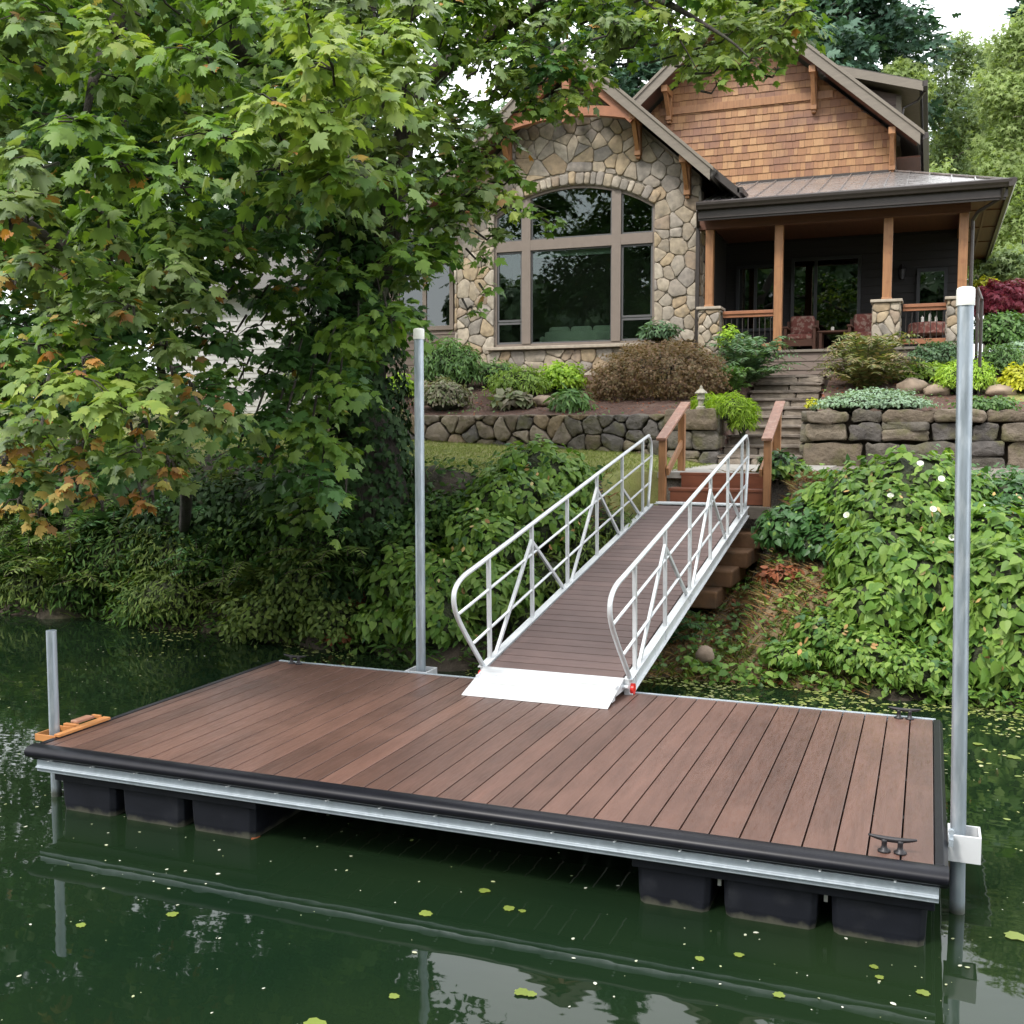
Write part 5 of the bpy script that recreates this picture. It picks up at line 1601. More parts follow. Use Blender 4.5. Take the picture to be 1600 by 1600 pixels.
scatter('bed_weeds', 'mid', 2600, (-10.5, 5), (17.95, 21.5), T_OVAL, .06, lambda x, y: ((x < -3.3) | (x > -1.8)) & (np.sin(x * 3 + y) + np.sin(y * 4 - x * 2) > .6), flat=1, lift=.06)

shore = lambda x, y: np.abs(y - np.interp(x, SHX, SHY) - .12) < .28
scatter('waterline_weeds', 'under', 9000, (-14, -3.3), (9, 11.8), T_LANCE, .12, shore, lift=.22, flat=1)
scatter('waterline_grass', 'olive', 5000, (-14, -3.0), (9, 11.8), T_BLADE, .20, shore, 1.6)
scatter('waterline_leaves', 'vine', 5200, (-2.2, 6), (9.2, 10.4), T_HEART, .075, shore, lift=.2, flat=1)
# ---- water surface: duckweed, flecks, single leaves
def on_water(name, mat, P2, S, T):
    P = np.column_stack([P2, np.full(len(P2), .004)])
    a = RS.uniform(0, 2 * PI, len(P))
    o = leaves(name, mat, P, jit(np.tile([0, 0, 1.], (len(P), 1)), .02), np.stack([np.cos(a), np.sin(a), 0 * a], 1), S, T)
    return tag(o, kind='stuff')
k = 900
c_ = RS.uniform((-9.5, 1.6), (3.2, 6.5), (26, 2))
pts = np.concatenate([c_[RS.integers(0, 26, 500)] + RS.normal(size=(500, 2)) * .45, RS.uniform((-9, 2), (3.5, 9.5), (900, 2))])
T_FLECK = (np.array([(math.cos(t) * .5 * (1 + .2 * math.sin(3 * t)), math.sin(t) * .34, 0) for t in np.linspace(0, 2 * PI, 7, endpoint=False)]), [tuple(range(7))])
on_water('floating_flecks', 'fleck', pts, RS.uniform(.004, .024, len(pts)) * RS.choice([.6, 1, 1.2], len(pts)), T_FLECK)
n = 6000
x = RS.uniform(-3.2, 6, n); y = np.interp(x, SHX, SHY) - RS.exponential(.6, n) + .1
kk = np.sin(x * 5 + y * 3) + np.sin(y * 9 - x * 2) > -.5
on_water('duckweed', 'weed', np.stack([x, y], 1)[kk], RS.uniform(.012, .055, kk.sum()), T_FLECK)
n = 900
x = RS.uniform(-9, -3.4, n); y = np.interp(x, SHX, SHY) - RS.exponential(.35, n)
kk = np.sin(x * 3 + y * 2) > .2
on_water('duckweed', 'weed', np.stack([x, y], 1)[kk], RS.uniform(.012, .05, kk.sum()), T_FLECK)
LF = [(658, 1427, .085, 'round yellow-green leaf floating in front of the middle of the dock'), (760, 1396, .08, 'ragged green leaf floating left of the curled pair'), (797, 1418, .075, 'curled yellow leaf floating near the middle of the dock front'), (812, 1426, .05, 'small torn leaf touching the curled yellow leaf'), (276, 1431, .075, 'yellow oval leaf floating below the left floats'), (125, 1445, .06, 'pale yellow leaf floating near the reflection of the short pile'), (815, 1557, .09, 'long yellow leaf cluster floating at the bottom middle'), (835, 1553, .06, 'small yellow leaf at the right tip of the long cluster'), (609, 1558, .06, 'orange-brown leaf floating at the bottom left of centre'), (1160, 1496, .06, 'yellow leaf floating in front of the right floats'), (1092, 1497, .055, 'green-yellow leaf left of the leaf before the right floats'), (1440, 1556, .075, 'bright yellow leaf floating at the bottom right'), (1224, 1556, .065, 'yellow-green leaf floating left of the bottom right leaf'), (1575, 1182, .13, 'large yellow-green leaf floating right of the tall pile'), (1532, 1165, .1, 'flat pale leaf floating between the pile and the large leaf'), (500, 1596, .12, 'bright lime leaf cut by the bottom edge'), (1105, 1410, .05, 'small leaf floating just off the first right float'), (1380, 1530, .05, 'torn yellow leaf floating below the right end of the dock'), (1362, 1510, .05, 'small yellow leaf above the torn one at the right end'), (1590, 1470, .14, 'pale cluster of duckweed leaves at the right edge')]
for i, (px, py, s_, lb) in enumerate(LF):
    d = ray(px, py); p = c_o + d * (-HC / d[2])
    a = i * 2.4
    o = leaves('floating_leaf', 'pad', np.array([[p[0], p[1], .008]]), np.array([[.04, .03, 1.]]), np.array([[math.cos(a), math.sin(a), 0]]), np.array([s_ * .8]), halves([(0, 0), (.25, -.08), (.48, .12), (.42, .35), (.5, .5), (.28, .72), (.2, .9), (0, .84)], .05, .05))
    tag(o, lb, 'leaf', 'leaves floating on the water')
p = c_o + ray(395, 1310) * (-HC / ray(395, 1310)[2])
o = leaves('floating_leaf', 'russet', np.array([[p[0], p[1], .01]]), np.array([[.3, -.2, 1.]]), np.array([[.8, .3, 0]]), np.array([.08]), T_MAPLE); tag(o, 'red-brown maple leaf caught against the left group of floats', 'leaf', 'leaves floating on the water')

# ================================================================== the maples
def inpoly(x, y, poly):
    c = False
    for (x1, y1), (x2, y2) in zip(poly, poly[1:] + poly[:1]):
        if (y1 > y) != (y2 > y) and x < (x2 - x1) * (y - y1) / (y2 - y1) + x1: c = not c
    return c


def fill(poly, spacing, d0, d1, r0, r1, seed=0, keep=1.0):
    rnd = random.Random(seed); out = []
    xs_ = [p[0] for p in poly]; yy = [p[1] for p in poly]
    y = min(yy)
    while y < max(yy):
        x = min(xs_) + rnd.uniform(0, spacing)
        while x < max(xs_):
            a, c = x + rnd.uniform(-.4, .4) * spacing, y + rnd.uniform(-.4, .4) * spacing
            if inpoly(a, c, poly) and rnd.random() < keep:
                out.append((a, c, rnd.uniform(d0, d1), rnd.uniform(r0, r1)))
            x += spacing
        y += spacing * .8
    return out


class Crown:
    def __init__(s, root): s.root, s.L, s.b = root, {}, MB()

    turn = .012

    def bough(s, px, py, depth, rpx, mat, size=.15, dens=1.0, flat=.5, tips=None, world=None, out=None):
        C = np.array(world, float) if world is not None else atd(px, py, depth)
        R = rpx if world is not None else rpx * depth / 1680
        size *= .86
        n = max(6, int(dens * 2 * PI * R * R * 1.25 / (size * size * .55)))
        P, O = ell_points(n, C, (R, R, R * flat), -.25, (.45, 1.08))
        # droop the rim, gather in sprays
        rad = np.linalg.norm((P - C)[:, :2], axis=1) / R
        P[:, 2] -= rad ** 2 * R * .38
        P += .06 * np.sin(P[:, [1, 2, 0]] * 9)
        N = unit(O * .55 + np.array([0, -.18, .75]) + RS.normal(size=P.shape) * .33)
        Dr = O * np.array([.9, .9, .2]) + np.array([0, 0, -.75]) + RS.normal(size=P.shape) * .38
        S = RS.uniform(.6, 1.15, len(P)) * size
        tk_ = RS.uniform(size=len(P)) < s.turn
        s.L.setdefault(mat, []).append((P[~tk_], N[~tk_], Dr[~tk_], S[~tk_]))
        if tk_.any(): s.L.setdefault('maple_turn', []).append((P[tk_], N[tk_], Dr[tk_], S[tk_] * .85))
        # fine twigs from the bough's own stem
        stemd = unit((np.array(tips) if tips is not None else C + np.array([.3, .8, -.3])) - C)
        r0 = C + stemd * R * 1.5
        s.b.tube([r0, C + stemd * R * .5 + np.array([0, 0, -.05]), C + np.array([0, 0, R * flat * .2]), C - stemd * R * .6], [.013, .010, .007, .003], 5, False)
        for k in range(3):
            q = P[RS.integers(0, len(P))]
            s.b.tube([C, (C + q) / 2 + np.array([0, 0, .03]), q], [.007, .005, .003], 4, False)

    def done(s, T=T_MAPLE):
        for mat, ls in s.L.items():
            cat_ = [np.concatenate(a) for a in zip(*ls)]
            P_, N_, D_, S_ = cat_
            k_ = RS.uniform(size=len(P_)) < .68
            leaves('crown', mat, P_[k_], N_[k_], D_[k_], S_[k_], T, s.root)
            leaves('crown', mat, P_[~k_], N_[~k_], D_[~k_], S_[~k_], T_MAPLE_C, s.root)
        s.b.build('twigs', 'bark', s.root)


def limb(mb, pts, r, seg=10):
    P = [np.array(p, float) for p in pts]
    fine, rr = [], []
    n = len(P)
    for i in range(n - 1):
        p0, p1, p2, p3 = P[max(0, i - 1)], P[i], P[i + 1], P[min(n - 1, i + 2)]
        for t in np.linspace(0, 1, 5, endpoint=False):
            fine.append(.5 * ((2 * p1) + (-p0 + p2) * t + (2 * p0 - 5 * p1 + 4 * p2 - p3) * t * t + (-p0 + 3 * p1 - 3 * p2 + p3) * t ** 3))
            rr.append((r[i] * (1 - t) + r[i + 1] * t) * (1 + .06 * math.sin(len(fine) * 1.7)))
    fine.append(P[-1]); rr.append(r[-1])
    mb.tube(fine, rr, seg)
    return fine


# main maple
base = hit(592, 862)
mt_ = thing('maple_tree', tuple(base), 'huge old maple with an ivy covered trunk whose boughs hang over the water and house', 'tree')
D0 = float((base - c_o) @ c_f)
b = MB()
tp = limb(b, [base - np.array([0, 0, .5]), base + np.array([0, 0, .1]), atd(578, 700, D0), atd(556, 560, D0), atd(548, 420, D0), atd(540, 260, D0 - .3), atd(560, 80, D0 - .6), atd(590, -220, D0 - 1.5)], [.50, .42, .34, .31, .30, .22, .17, .1], 18)
tk = b.build('trunk', 'bark', mt_, smooth=True)
def lb_(pts, r):
    b = MB(); limb(b, pts, r, 9); b.build('limb', 'bark', mt_, smooth=True)
lb_([atd(556, 520, D0), atd(590, 430, D0 - .1), atd(618, 300, D0 - .4), atd(650, 150, D0 - .8), atd(745, 68, D0 - 1.2), atd(900, -30, D0 - 2)], [.2, .17, .15, .11, .07, .04])
lb_([atd(548, 400, D0), atd(470, 335, D0 - .5), atd(360, 365, D0 - 1.2), atd(240, 420, D0 - 2.4)], [.14, .09, .06, .03])
lb_([atd(548, 440, D0), atd(480, 260, D0 - .8), atd(400, 120, D0 - 2), atd(300, -60, D0 - 3)], [.16, .12, .09, .06])
lb_([atd(210, -20, 9), atd(172, 55, 8.8), atd(150, 110, 8.4), atd(130, 200, 8)], [.07, .06, .04, .02])
lb_([atd(590, 60, D0 - .6), atd(760, -60, D0 - 1.5), atd(980, -20, D0 - 2.4), atd(1120, 50, D0 - 2.8), atd(1170, 90, D0 - 2.9)], [.12, .08, .04, .015, .006])
lb_([atd(980, -20, D0 - 2.4), atd(1040, 30, D0 - 2.6), atd(1090, 110, D0 - 2.7)], [.022, .012, .005])
# ivy over the trunk
n = 8500
t_ = RS.uniform(0, 1, n) ** 1.2 * (len(tp) * .78 - 2) + 1
i0 = t_.astype(int); tpa = np.array(tp)
cc = tpa[i0] + (tpa[i0 + 1] - tpa[i0]) * (t_ - i0)[:, None]
a = RS.uniform(0, 2 * PI, n); o_ = np.stack([np.cos(a), np.sin(a), 0 * a], 1)
rr = np.interp(t_, [0, 6, 12, 20, 30], [.66, .56, .48, .46, .34]) * (1 + .16 * np.sin(a * 3 + t_ * .9)) * RS.uniform(.82, 1.12, n)
P = cc + o_ * rr[:, None]
leaves('ivy', 'ivy', P, jit(o_ + np.array([0, 0, .35]), .3), jit(np.tile([0, 0, -1.], (n, 1)), .3), RS.uniform(.6, 1.2, n) * .085, T_MAPLE2, mt_)

cr = Crown(mt_)
TR = atd(560, 300, D0)
def go(bs, mats, size, dens, tips=TR, flat=.5, rnd=random.Random(3)):
    for (px, py, d, r) in bs:
        cr.bough(px, py, d, r, rnd.choice(mats), size, dens, flat, tips)
# upper left canopy (nearest boughs), over the middle and the right fringe over the house
P2 = [(-40, -60), (720, -60), (705, 60), (690, 160), (600, 300), (560, 330), (400, 330), (250, 330), (120, 300), (-40, 290)]
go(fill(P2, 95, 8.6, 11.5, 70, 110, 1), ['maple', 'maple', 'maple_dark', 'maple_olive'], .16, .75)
go(fill(P2, 120, 7.0, 8.4, 60, 95, 2, .8), ['maple', 'maple_light', 'maple_olive', 'maple'], .15, .6)
HB = [(520, 110, 6.6, 120, 'maple_light'), (600, 150, 6.7, 75, 'maple_light'), (430, 160, 6.5, 100, 'maple_light'), (350, 215, 6.5, 85, 'maple'), (500, 220, 6.6, 90, 'maple_light'), (530, 275, 6.8, 50, 'maple'), (320, 90, 7.0, 110, 'maple'), (180, 60, 7.4, 100, 'maple_light'), (60, 40, 7.6, 100, 'maple_olive'), (600, 60, 7.2, 90, 'maple_light'), (120, 190, 6.8, 90, 'maple'), (40, 250, 6.6, 80, 'maple_olive'), (190, 260, 6.8, 90, 'maple'), (480, 30, 7.2, 80, 'maple_light')]
for (px, py, d, r, m_) in HB: cr.bough(px, py, d, r * .72, m_, .145, 1.0, .5, TR)
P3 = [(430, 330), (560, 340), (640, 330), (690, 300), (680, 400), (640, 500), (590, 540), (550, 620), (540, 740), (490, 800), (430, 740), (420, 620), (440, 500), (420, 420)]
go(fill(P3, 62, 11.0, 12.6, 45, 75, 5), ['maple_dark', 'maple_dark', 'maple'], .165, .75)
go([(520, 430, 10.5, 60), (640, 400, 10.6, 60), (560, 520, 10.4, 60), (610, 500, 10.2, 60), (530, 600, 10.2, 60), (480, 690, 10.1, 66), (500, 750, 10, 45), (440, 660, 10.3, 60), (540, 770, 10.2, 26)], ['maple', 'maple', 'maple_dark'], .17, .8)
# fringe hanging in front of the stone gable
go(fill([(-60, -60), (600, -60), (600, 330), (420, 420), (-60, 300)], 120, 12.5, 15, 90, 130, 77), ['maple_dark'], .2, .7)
go([(700, 200, 11, 60), (740, 240, 11, 50), (690, 280, 11, 60), (745, 300, 10.8, 45), (790, 325, 10.7, 40), (840, 325, 10.7, 30), (870, 345, 10.6, 20), (700, 350, 10.9, 45), (750, 400, 10.8, 26), (765, 455, 10.8, 20), (735, 480, 10.8, 18), (640, 430, 11, 36), (780, 190, 11, 30), (650, 330, 11, 55)], ['maple', 'maple_light', 'maple', 'maple_olive'], .135, .62, flat=.6)
go([(715, 90, 11, 40), (735, 160, 11, 45), (700, 230, 11, 45), (760, 250, 10.9, 42), (725, 330, 10.9, 42), (800, 280, 10.8, 34), (770, 370, 10.8, 30), (680, 390, 11, 45), (790, 215, 10.8, 34), (700, 300, 11.3, 50), (690, 150, 11.4, 34)], ['maple', 'maple_olive', 'maple', 'maple_light'], .135, .7, flat=.6)
go([(345, 420, 10.5, 42), (425, 470, 10.8, 38), (360, 520, 10.5, 34), (330, 590, 10, 38), (410, 590, 11, 38), (390, 660, 10.5, 42), (330, 670, 10, 34), (440, 560, 11, 36), (385, 450, 11, 30), (420, 720, 10.6, 40), (360, 720, 10.2, 36), (320, 500, 10, 34), (360, 610, 10.6, 34), (430, 640, 10.8, 34), (320, 540, 10.4, 26), (400, 510, 11, 30), (380, 570, 10.6, 24), (340, 465, 10.4, 30), (440, 455, 11, 32), (455, 510, 11, 30), (400, 465, 10.8, 26), (460, 560, 11, 28), (350, 545, 10.2, 22)], ['maple_dark', 'maple', 'maple_dark'], .15, .62)
# canopy above the house
P4 = [(700, -60), (1290, -60), (1262, 20), (1215, 80), (1120, 120), (1070, 70), (985, 70), (955, 60), (930, 130), (880, 165), (820, 165), (740, 130), (690, 90)]
go(fill(P4, 50, 9.6, 11.6, 36, 56, 7, 1.0), ['maple', 'maple_dark', 'maple', 'maple_olive', 'maple_light'], .125, .95)
go([(1130, 100, 9.9, 32), (1175, 95, 9.8, 30), (1205, 60, 9.8, 34), (1240, 25, 9.8, 36), (1120, 135, 9.9, 18), (1090, 90, 10, 26), (1215, 110, 9.9, 16), (880, 160, 10.4, 30), (830, 160, 10.4, 30), (935, 110, 10.3, 30), (775, 140, 10.5, 34), (1000, 60, 10, 26), (1060, 50, 9.8, 34), (960, 40, 9.8, 30)], ['maple', 'maple_light', 'maple_light', 'maple_olive'], .125, .8, flat=.65)
go(fill([(590, 20), (720, 20), (715, 200), (640, 210)], 55, 12, 13.5, 26, 40, 9, .55), ['maple_dark'], .15, .6)
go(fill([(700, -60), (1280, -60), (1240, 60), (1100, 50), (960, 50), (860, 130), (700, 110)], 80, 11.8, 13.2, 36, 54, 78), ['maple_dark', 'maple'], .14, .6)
# canopy above the frame
rnd = random.Random(21)
k = 0
while k < 105:
    X_, Y_, Z_ = rnd.uniform(-14, .8), rnd.uniform(6.5, 15), rnd.uniform(6.5, 13)
    q = np.array([X_, Y_, Z_]) - c_o
    py = 800 - 1680 * (q @ c_u) / max(.1, q @ c_f); px = 800 + 1680 * (q @ c_r) / max(.1, q @ c_f)
    if py > -130 or px > 1150 or (X_ > -3 and rnd.random() < .5) or (X_ > -7.5 and Y_ < 14): continue
    cr.bough(0, 0, 0, rnd.uniform(.6, 1.0), rnd.choice(['maple', 'maple_dark']), .21, .42, .5, TR, world=(X_, Y_, Z_)); k += 1
cr.done()

# the maple at the left edge with turning leaves
base = hit(122, 875)
m2 = thing('maple_tree', tuple(base), 'smaller maple at the left edge with drooping yellowing leaves over the bank', 'tree')
D1 = float((base - c_o) @ c_f)
b = MB(); limb(b, [base - np.array([0, 0, .4]), atd(118, 800, D1), atd(130, 650, D1), atd(150, 480, D1 - .3), atd(180, 300, D1 - .8), atd(200, 50, D1 - 1.5)], [.2, .16, .14, .12, .1, .06], 12)
b.build('trunk', 'bark', m2, smooth=True)
b = MB(); limb(b, [hit(285, 850), atd(290, 760, 11.5), atd(262, 640, 11), atd(240, 500, 10.5)], [.07, .06, .05, .03], 8); b.build('limb', 'bark', m2, smooth=True)
b = MB(); limb(b, [atd(150, 480, D1 - .3), atd(100, 400, 9.5), atd(20, 330, 8.5)], [.07, .05, .03], 8); b.build('limb', 'bark', m2, smooth=True)
cr = Crown(m2); cr.turn = .06
TR = atd(150, 450, D1)
P1 = [(-50, 270), (120, 290), (250, 330), (340, 350), (400, 400), (345, 480), (320, 560), (335, 640), (280, 690), (320, 720), (290, 760), (200, 760), (130, 740), (60, 770), (-50, 780)]
go(fill(P1, 82, 9.2, 11, 60, 90, 31), ['maple_dark', 'maple', 'maple_dark', 'maple_olive'], .155, .75, TR)
go(fill(P1, 105, 7.8, 9, 55, 80, 32, .85), ['maple', 'maple_olive', 'maple_olive', 'maple_dark'], .15, .65, TR)
HB = [(130, 590, 7.0, 80, 'maple_light'), (190, 640, 6.9, 70, 'maple_light'), (70, 600, 7.1, 60, 'maple_light'), (240, 610, 7.3, 60, 'maple_olive'), (60, 670, 7.3, 65, 'maple_olive'), (120, 700, 7.4, 50, 'maple'), (40, 330, 7.0, 70, 'maple_olive'), (60, 400, 7.2, 60, 'maple_olive'), (140, 420, 7.6, 70, 'maple'), (200, 480, 7.6, 65, 'maple_olive'), (100, 500, 7.6, 65, 'maple'), (260, 540, 7.8, 55, 'maple_olive'), (300, 480, 8.6, 55, 'maple_olive'), (30, 740, 7.5, 55, 'maple_olive'), (220, 710, 7.6, 45, 'maple'), (170, 340, 7.4, 70, 'maple')]
for (px, py, d, r, m_) in HB: cr.bough(px, py, d, r * .85, m_, .145, .9, .5, TR)
for (px, py, d, r) in ((20, 690, 7.2, 32), (95, 735, 7.3, 26), (120, 760, 7.3, 28), (220, 765, 7.5, 28), (240, 775, 7.5, 18), (30, 780, 7.3, 26), (265, 720, 7.6, 20), (270, 575, 7.6, 18), (15, 345, 6.9, 22), (210, 480, 7.4, 14), (90, 770, 7.4, 20), (260, 755, 7.4, 16), (130, 690, 7.2, 14), (60, 540, 7.3, 12), (330, 655, 8.5, 18), (5, 720, 7.2, 28), (60, 800, 7.6, 24), (160, 790, 7.6, 22), (300, 600, 8, 18), (20, 440, 7, 18), (130, 560, 7.1, 14), (230, 660, 7.4, 16)):
    cr.bough(px, py, d, r * .85, 'maple_turn', .105, .7, .6, TR)
cr.done()

# ================================================================== trees behind
def tree(name, label, X, Y, ells, mat, size, n, T=T_STAR, bark='bark', tr=.2, shell=(.35, 1.05), limbs=10, up=.5, group='trees behind the house'):
    g = gz(X, Y)
    t = thing(name, (X, Y, g), label, 'tree', group)
    PP, OO = [], []
    ar = [e[1][0] * e[1][2] for e in ells]
    b = MB()
    topz = max(e[0][2] for e in ells)
    top = max(ells, key=lambda e: e[0][2])[0]
    limb(b, [(X, Y, g - .3), (X, Y, g + (topz - g) * .35), ((X + top[0]) / 2, (Y + top[1]) / 2, g + (topz - g) * .7), top], [tr, tr * .8, tr * .5, tr * .12], 8)
    b.build('trunk', bark, t, smooth=True)
    b = MB()
    for (c, r), a in zip(ells, ar):
        p, o_ = ell_points(int(n * a / sum(ar)), np.array(c, float), r, -.8, shell)
        PP.append(p); OO.append(o_)
        s0 = np.array([X + (top[0] - X) * .5, Y, g + (c[2] - g) * .6])
        limb(b, [s0, (s0 + np.array(c)) / 2 + np.array([0, 0, -.2]), c], [tr * .35, tr * .22, .02], 6)
        for k in range(4):
            q = p[RS.integers(0, len(p))]
            b.tube([c, (np.array(c) + q) / 2, q], [.05, .03, .01], 4, False)
    b.build('limbs', bark, t)
    P = np.concatenate(PP); O = np.concatenate(OO)
    P += .25 * np.sin(P[:, [1, 2, 0]] * 2.3)
    leaves('crown', mat, P, jit(O * .4 + np.array([0, -.2, up]), .5), jit(O * .6 + np.array([0, 0, -.5]), .5), RS.uniform(.5, 1.3, len(P)) * size, T, t)


def E(px, py, Y, wpx, hpx): 
    p = at(px, py, Y); k = (p - c_o) @ c_f / 1680
    return (p, (wpx * k / 2, wpx * k / 2, hpx * k / 2))


Yb = 42
tree('alder_tree', 'tall pale green alder right of the dormer with a thin see-through top', at(1480, 400, Yb)[0], Yb, [E(1478, 90, Yb, 60, 60), E(1465, 150, Yb, 110, 90), E(1505, 200, Yb, 110, 110), E(1470, 260, Yb, 120, 110), E(1520, 320, Yb, 120, 120), E(1470, 370, Yb, 120, 110), E(1540, 400, Yb, 120, 90), E(1510, 110, Yb, 60, 70)], 'far_green', .17, 15000, bark='palebark', tr=.16)
Yb = 38
tree('alder_tree', 'bright yellow-green tree cut off by the right edge of the picture', at(1600, 400, Yb)[0], Yb, [E(1590, 70, Yb, 70, 110), E(1575, 140, Yb, 90, 110), E(1620, 180, Yb, 130, 150), E(1580, 250, Yb, 110, 130), E(1600, 350, Yb, 130, 150), E(1640, 70, Yb, 110, 150)], 'far_yellow', .17, 17000, bark='palebark', tr=.18)
Yb = 47
tree('alder_tree', 'slender pale tree between the alder and the yellow-green tree', at(1545, 400, Yb)[0], Yb, [E(1540, 90, Yb, 50, 80), E(1550, 170, Yb, 90, 110), E(1535, 260, Yb, 110, 130), E(1555, 350, Yb, 110, 130), E(1440, 320, Yb, 60, 140)], 'far_green', .17, 10000, bark='palebark', tr=.14)
Yb = 36
tree('alder_tree', 'low light green tree showing just behind the dormer roof', at(1415, 300, Yb)[0], Yb, [E(1412, 105, Yb, 50, 40), E(1430, 130, Yb, 40, 50), E(1400, 130, Yb, 60, 50), E(1450, 330, Yb, 50, 160)], 'far_yellow', .16, 4500, tr=.12)
Yb = 50
tree('dark_tree', 'dark dense tree low behind the right end of the porch', at(1590, 420, Yb)[0], Yb, [E(1560, 410, Yb, 130, 110), E(1620, 400, Yb, 130, 140), E(1500, 420, Yb, 120, 100), E(1680, 380, Yb, 160, 200), E(1570, 300, Yb, 200, 170), E(1480, 260, Yb, 130, 180)], 'far_dark', .26, 15000, tr=.3)
Yb = 30
tree('alder_tree', 'light green young tree above the crimson maple', at(1580, 430, Yb)[0], Yb, [E(1560, 420, Yb, 60, 40), E(1600, 400, Yb, 80, 60)], 'far_green', .18, 1800, tr=.08)
Yb = 44
tree('dark_tree', 'dark green tree left of the gable glimpsed through the maple', at(760, 300, Yb)[0], Yb, [E(760, 260, Yb, 150, 170), E(700, 320, Yb, 160, 150), E(800, 200, Yb, 90, 110), E(640, 420, Yb, 160, 150)], 'far_dark', .34, 6000, tr=.3)
tree('dark_tree', 'broad dark tree far behind the neighbours house', at(330, 300, 52)[0], 52, [E(300, 330, 52, 260, 180), E(150, 380, 52, 260, 220), E(430, 380, 52, 200, 160), E(20, 380, 52, 240, 240), E(540, 420, 52, 180, 160)], 'far_dark', .4, 9000, tr=.35)
tree('dark_tree', 'shrubby tree at the right end of the neighbours house', at(520, 500, 30)[0], 30, [E(520, 560, 30, 110, 120), E(560, 500, 30, 100, 120), E(480, 600, 30, 60, 70)], 'far_green', .2, 3600, tr=.12)
tree('dark_tree', 'wide shrubby tree left of the neighbours house', at(150, 560, 26)[0], 26, [E(200, 600, 26, 140, 140), E(60, 580, 26, 240, 180), E(120, 480, 26, 200, 200)], 'far_dark', .22, 5200, tr=.15)


tree('dark_tree', 'big dark tree behind the left maple, filling the upper left corner', at(90, 400, 20)[0], 20, [E(60, 120, 20, 420, 420), E(-60, 330, 21, 420, 360), E(160, 420, 22, 260, 260), E(120, -120, 19, 560, 380), E(-250, 150, 19, 480, 600), E(-150, 560, 20, 400, 300)], 'far_dark', .20, 26000, T=T_MAPLE2, tr=.3)
tree('dark_tree', 'dark tree crown high behind the ivy covered trunk', at(520, 330, 26)[0], 26, [E(400, 60, 26, 360, 260), E(520, -60, 26, 300, 260), E(300, -200, 25, 500, 340), E(430, 220, 27, 240, 160), E(560, 200, 27, 120, 200)], 'far_dark', .22, 15000, T=T_MAPLE2, tr=.3)


def fir(label, px, ytop, Y, ybot, wpx, n, bare=.0):
    p = at(px, ytop, Y); q = at(px, ybot, Y)
    X, g = p[0], gz(p[0], Y)
    t = thing('fir_tree', (X, Y, g), label, 'tree', 'fir trees behind the house')
    k = (p - c_o) @ c_f / 1680
    W = wpx * k / 2
    b = MB(); limb(b, [(X, Y, g - .3), (X, Y, (g + p[2]) / 2), (X, Y, p[2])], [.22, .14, .03], 8); b.build('trunk', 'bark', t, smooth=True)
    b = MB(); P, D, S = [], [], []
    z = q[2]
    while z < p[2]:
        f = (p[2] - z) / (p[2] - q[2])
        for a in RS.uniform(0, 2 * PI, 5):
            L = W * (f ** .7) * RS.uniform(.5, 1.1) + .2
            o_ = np.array([math.cos(a), math.sin(a), 0])
            e = np.array([X, Y, z]) + o_ * L + np.array([0, 0, -.18 * L])
            m_ = np.array([X, Y, z]) + o_ * L * .55 + np.array([0, 0, .03 * L])
            b.tube([(X, Y, z), m_, e], [.05, .03, .01], 4, False)
            for u in np.arange(.2, 1.02, .09):
                c = (1 - u) ** 2 * np.array([X, Y, z]) + 2 * u * (1 - u) * m_ + u * u * e
                for s_ in range(n):
                    P.append(c + RS.normal(size=3) * (.16 * L * .35 + .05)); D.append(o_ + RS.normal(size=3) * .6 + np.array([0, 0, -.45])); S.append(RS.uniform(.2, .45))
        z += RS.uniform(.35, .7)
    b.build('limbs', 'bark', t)
    P = np.array(P); leaves('crown', 'needle', P, jit(np.tile([0, -.3, 1.], (len(P), 1)), .5), np.array(D), np.array(S), T_TUFT, t)
fir('tall dark fir rising behind the main gable, cut by the top edge', 1330, -260, 38, 150, 380, 15)
fir('fir seen between the two gables', 985, -120, 40, 220, 250, 10)
fir('distant fir at the top right corner', 1612, -40, 46, 250, 110, 8)
fir('slim fir behind the left gable slope', 840, 20, 48, 280, 150, 5)

# the wooded shore across the lake, seen only in the windows and the water
PP, OO = [], []
for i in range(34):
    X_ = -75 + i * 4.4 + RS.uniform(-1.5, 1.5); Y_ = -34 + RS.uniform(-5, 5); hgt = RS.uniform(13, 23)
    for k in range(5):
        r_ = (RS.uniform(2.2, 3.6), RS.uniform(2, 3), hgt * .17)
        p, o_ = ell_points(230, np.array([X_ + RS.uniform(-1.5, 1.5), Y_, hgt * (.17 + .17 * k)]), r_, -.9, (.6, 1.05))
        PP.append(p); OO.append(o_)
P = np.concatenate(PP); O = np.concatenate(OO)
tag(leaves('far_wood', 'far_dark', P, jit(O + np.array([0, 0, .4]), .4), jit(O + np.array([0, 0, -.6]), .5), RS.uniform(.6, 1.3, len(P)) * 1.25, T_TUFT), kind='stuff')

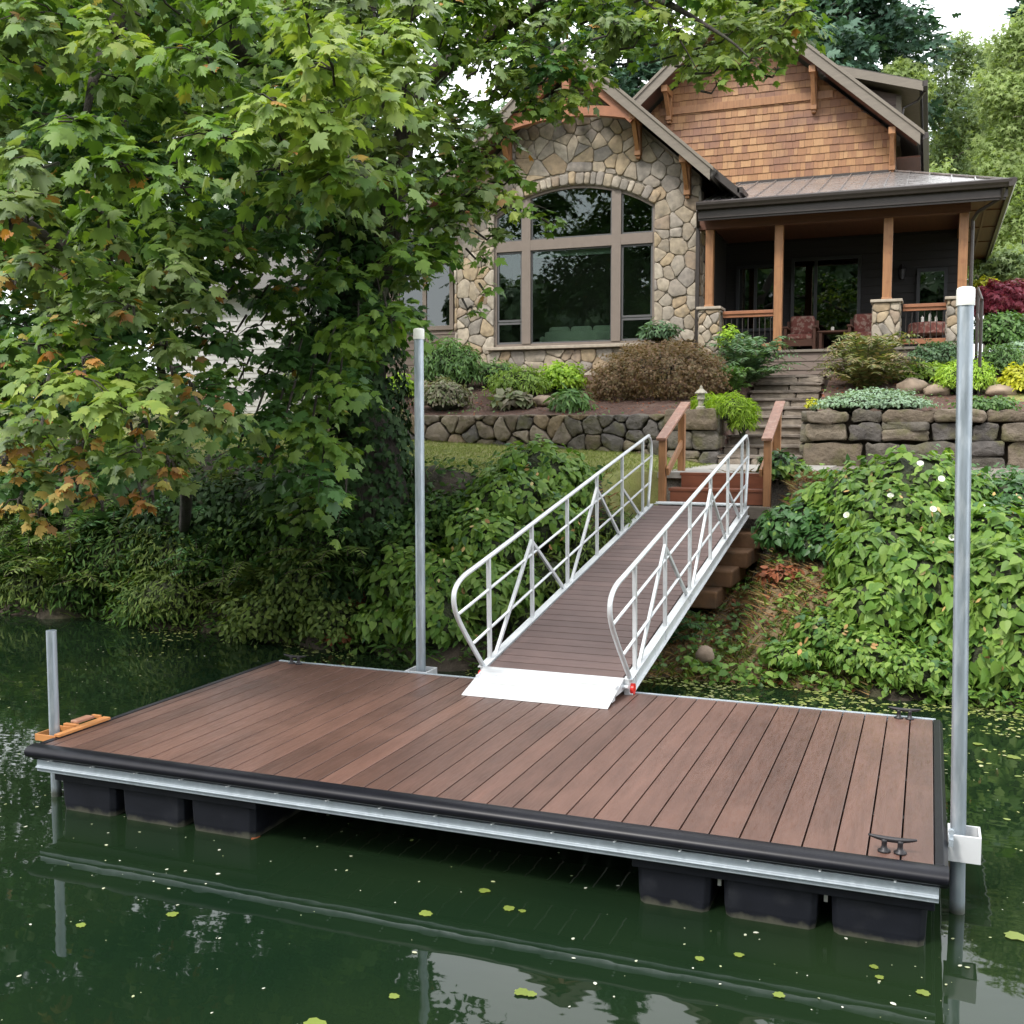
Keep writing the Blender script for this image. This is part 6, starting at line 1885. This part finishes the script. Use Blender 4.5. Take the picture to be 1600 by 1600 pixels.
# ================================================================== light, sky, camera
SUN_EL, SUN_AZ = math.radians(52), math.radians(205)      # from behind the left shoulder
w = bpy.data.worlds.new('World'); scene.world = w; w.use_nodes = True
nt = w.node_tree
bg = nt.nodes['Background']
sky = nt.nodes.new('ShaderNodeTexSky'); sky.sky_type = 'NISHITA'; sky.sun_disc = False
sky.sun_elevation = SUN_EL; sky.sun_rotation = SUN_AZ; sky.air_density = 1; sky.dust_density = 3; sky.ozone_density = 1
cl_ = nt.nodes.new('ShaderNodeTexNoise'); cl_.inputs['Scale'].default_value = 2.2; cl_.inputs['Detail'].default_value = 4
tc = nt.nodes.new('ShaderNodeTexCoord'); nt.links.new(tc.outputs['Generated'], cl_.inputs['Vector'])
cloud = ramp(nt, cl_.outputs['Fac'], [(.3, (15.5, 16.3, 17.5)), (.7, (19.5, 19.8, 20))])
nt.links.new(mixc(nt, .88, sky.outputs[0], cloud), bg.inputs[0])
bg.inputs[1].default_value = .075
sd = bpy.data.lights.new('sun', 'SUN'); sd.energy = 1.7; sd.angle = math.radians(10); sd.color = (1, .96, .9)
so = bpy.data.objects.new('sun', sd); COL.objects.link(so)
dv = Vector((math.sin(SUN_AZ) * math.cos(SUN_EL), math.cos(SUN_AZ) * math.cos(SUN_EL), math.sin(SUN_EL)))
so.rotation_euler = dv.to_track_quat('Z', 'Y').to_euler()
so.location = (-10, -10, 20)

cam = bpy.data.cameras.new('camera'); co = bpy.data.objects.new('camera', cam); COL.objects.link(co)
cam.sensor_width = 36; cam.lens = 36 * FOC; cam.clip_end = 600; cam.clip_start = .05
co.location = (0, 0, HC)
mtx = Matrix(((c_r[0], c_u[0], -c_f[0], 0), (c_r[1], c_u[1], -c_f[1], 0), (c_r[2], c_u[2], -c_f[2], HC), (0, 0, 0, 1)))
co.matrix_world = mtx
scene.camera = co
vs_ = scene.view_settings
vs_.view_transform = 'Standard'; vs_.look = 'None'; vs_.gamma = 1; vs_.exposure = 1.1
scene.cycles.use_denoising = True
scene.cycles.max_bounces = 8
scene.cycles.diffuse_bounces = 3
scene.cycles.transparent_max_bounces = 8
scene.cycles.sample_clamp_indirect = 6
for o in list(COL.objects):
    if o.get('root') is not None: del o['root']
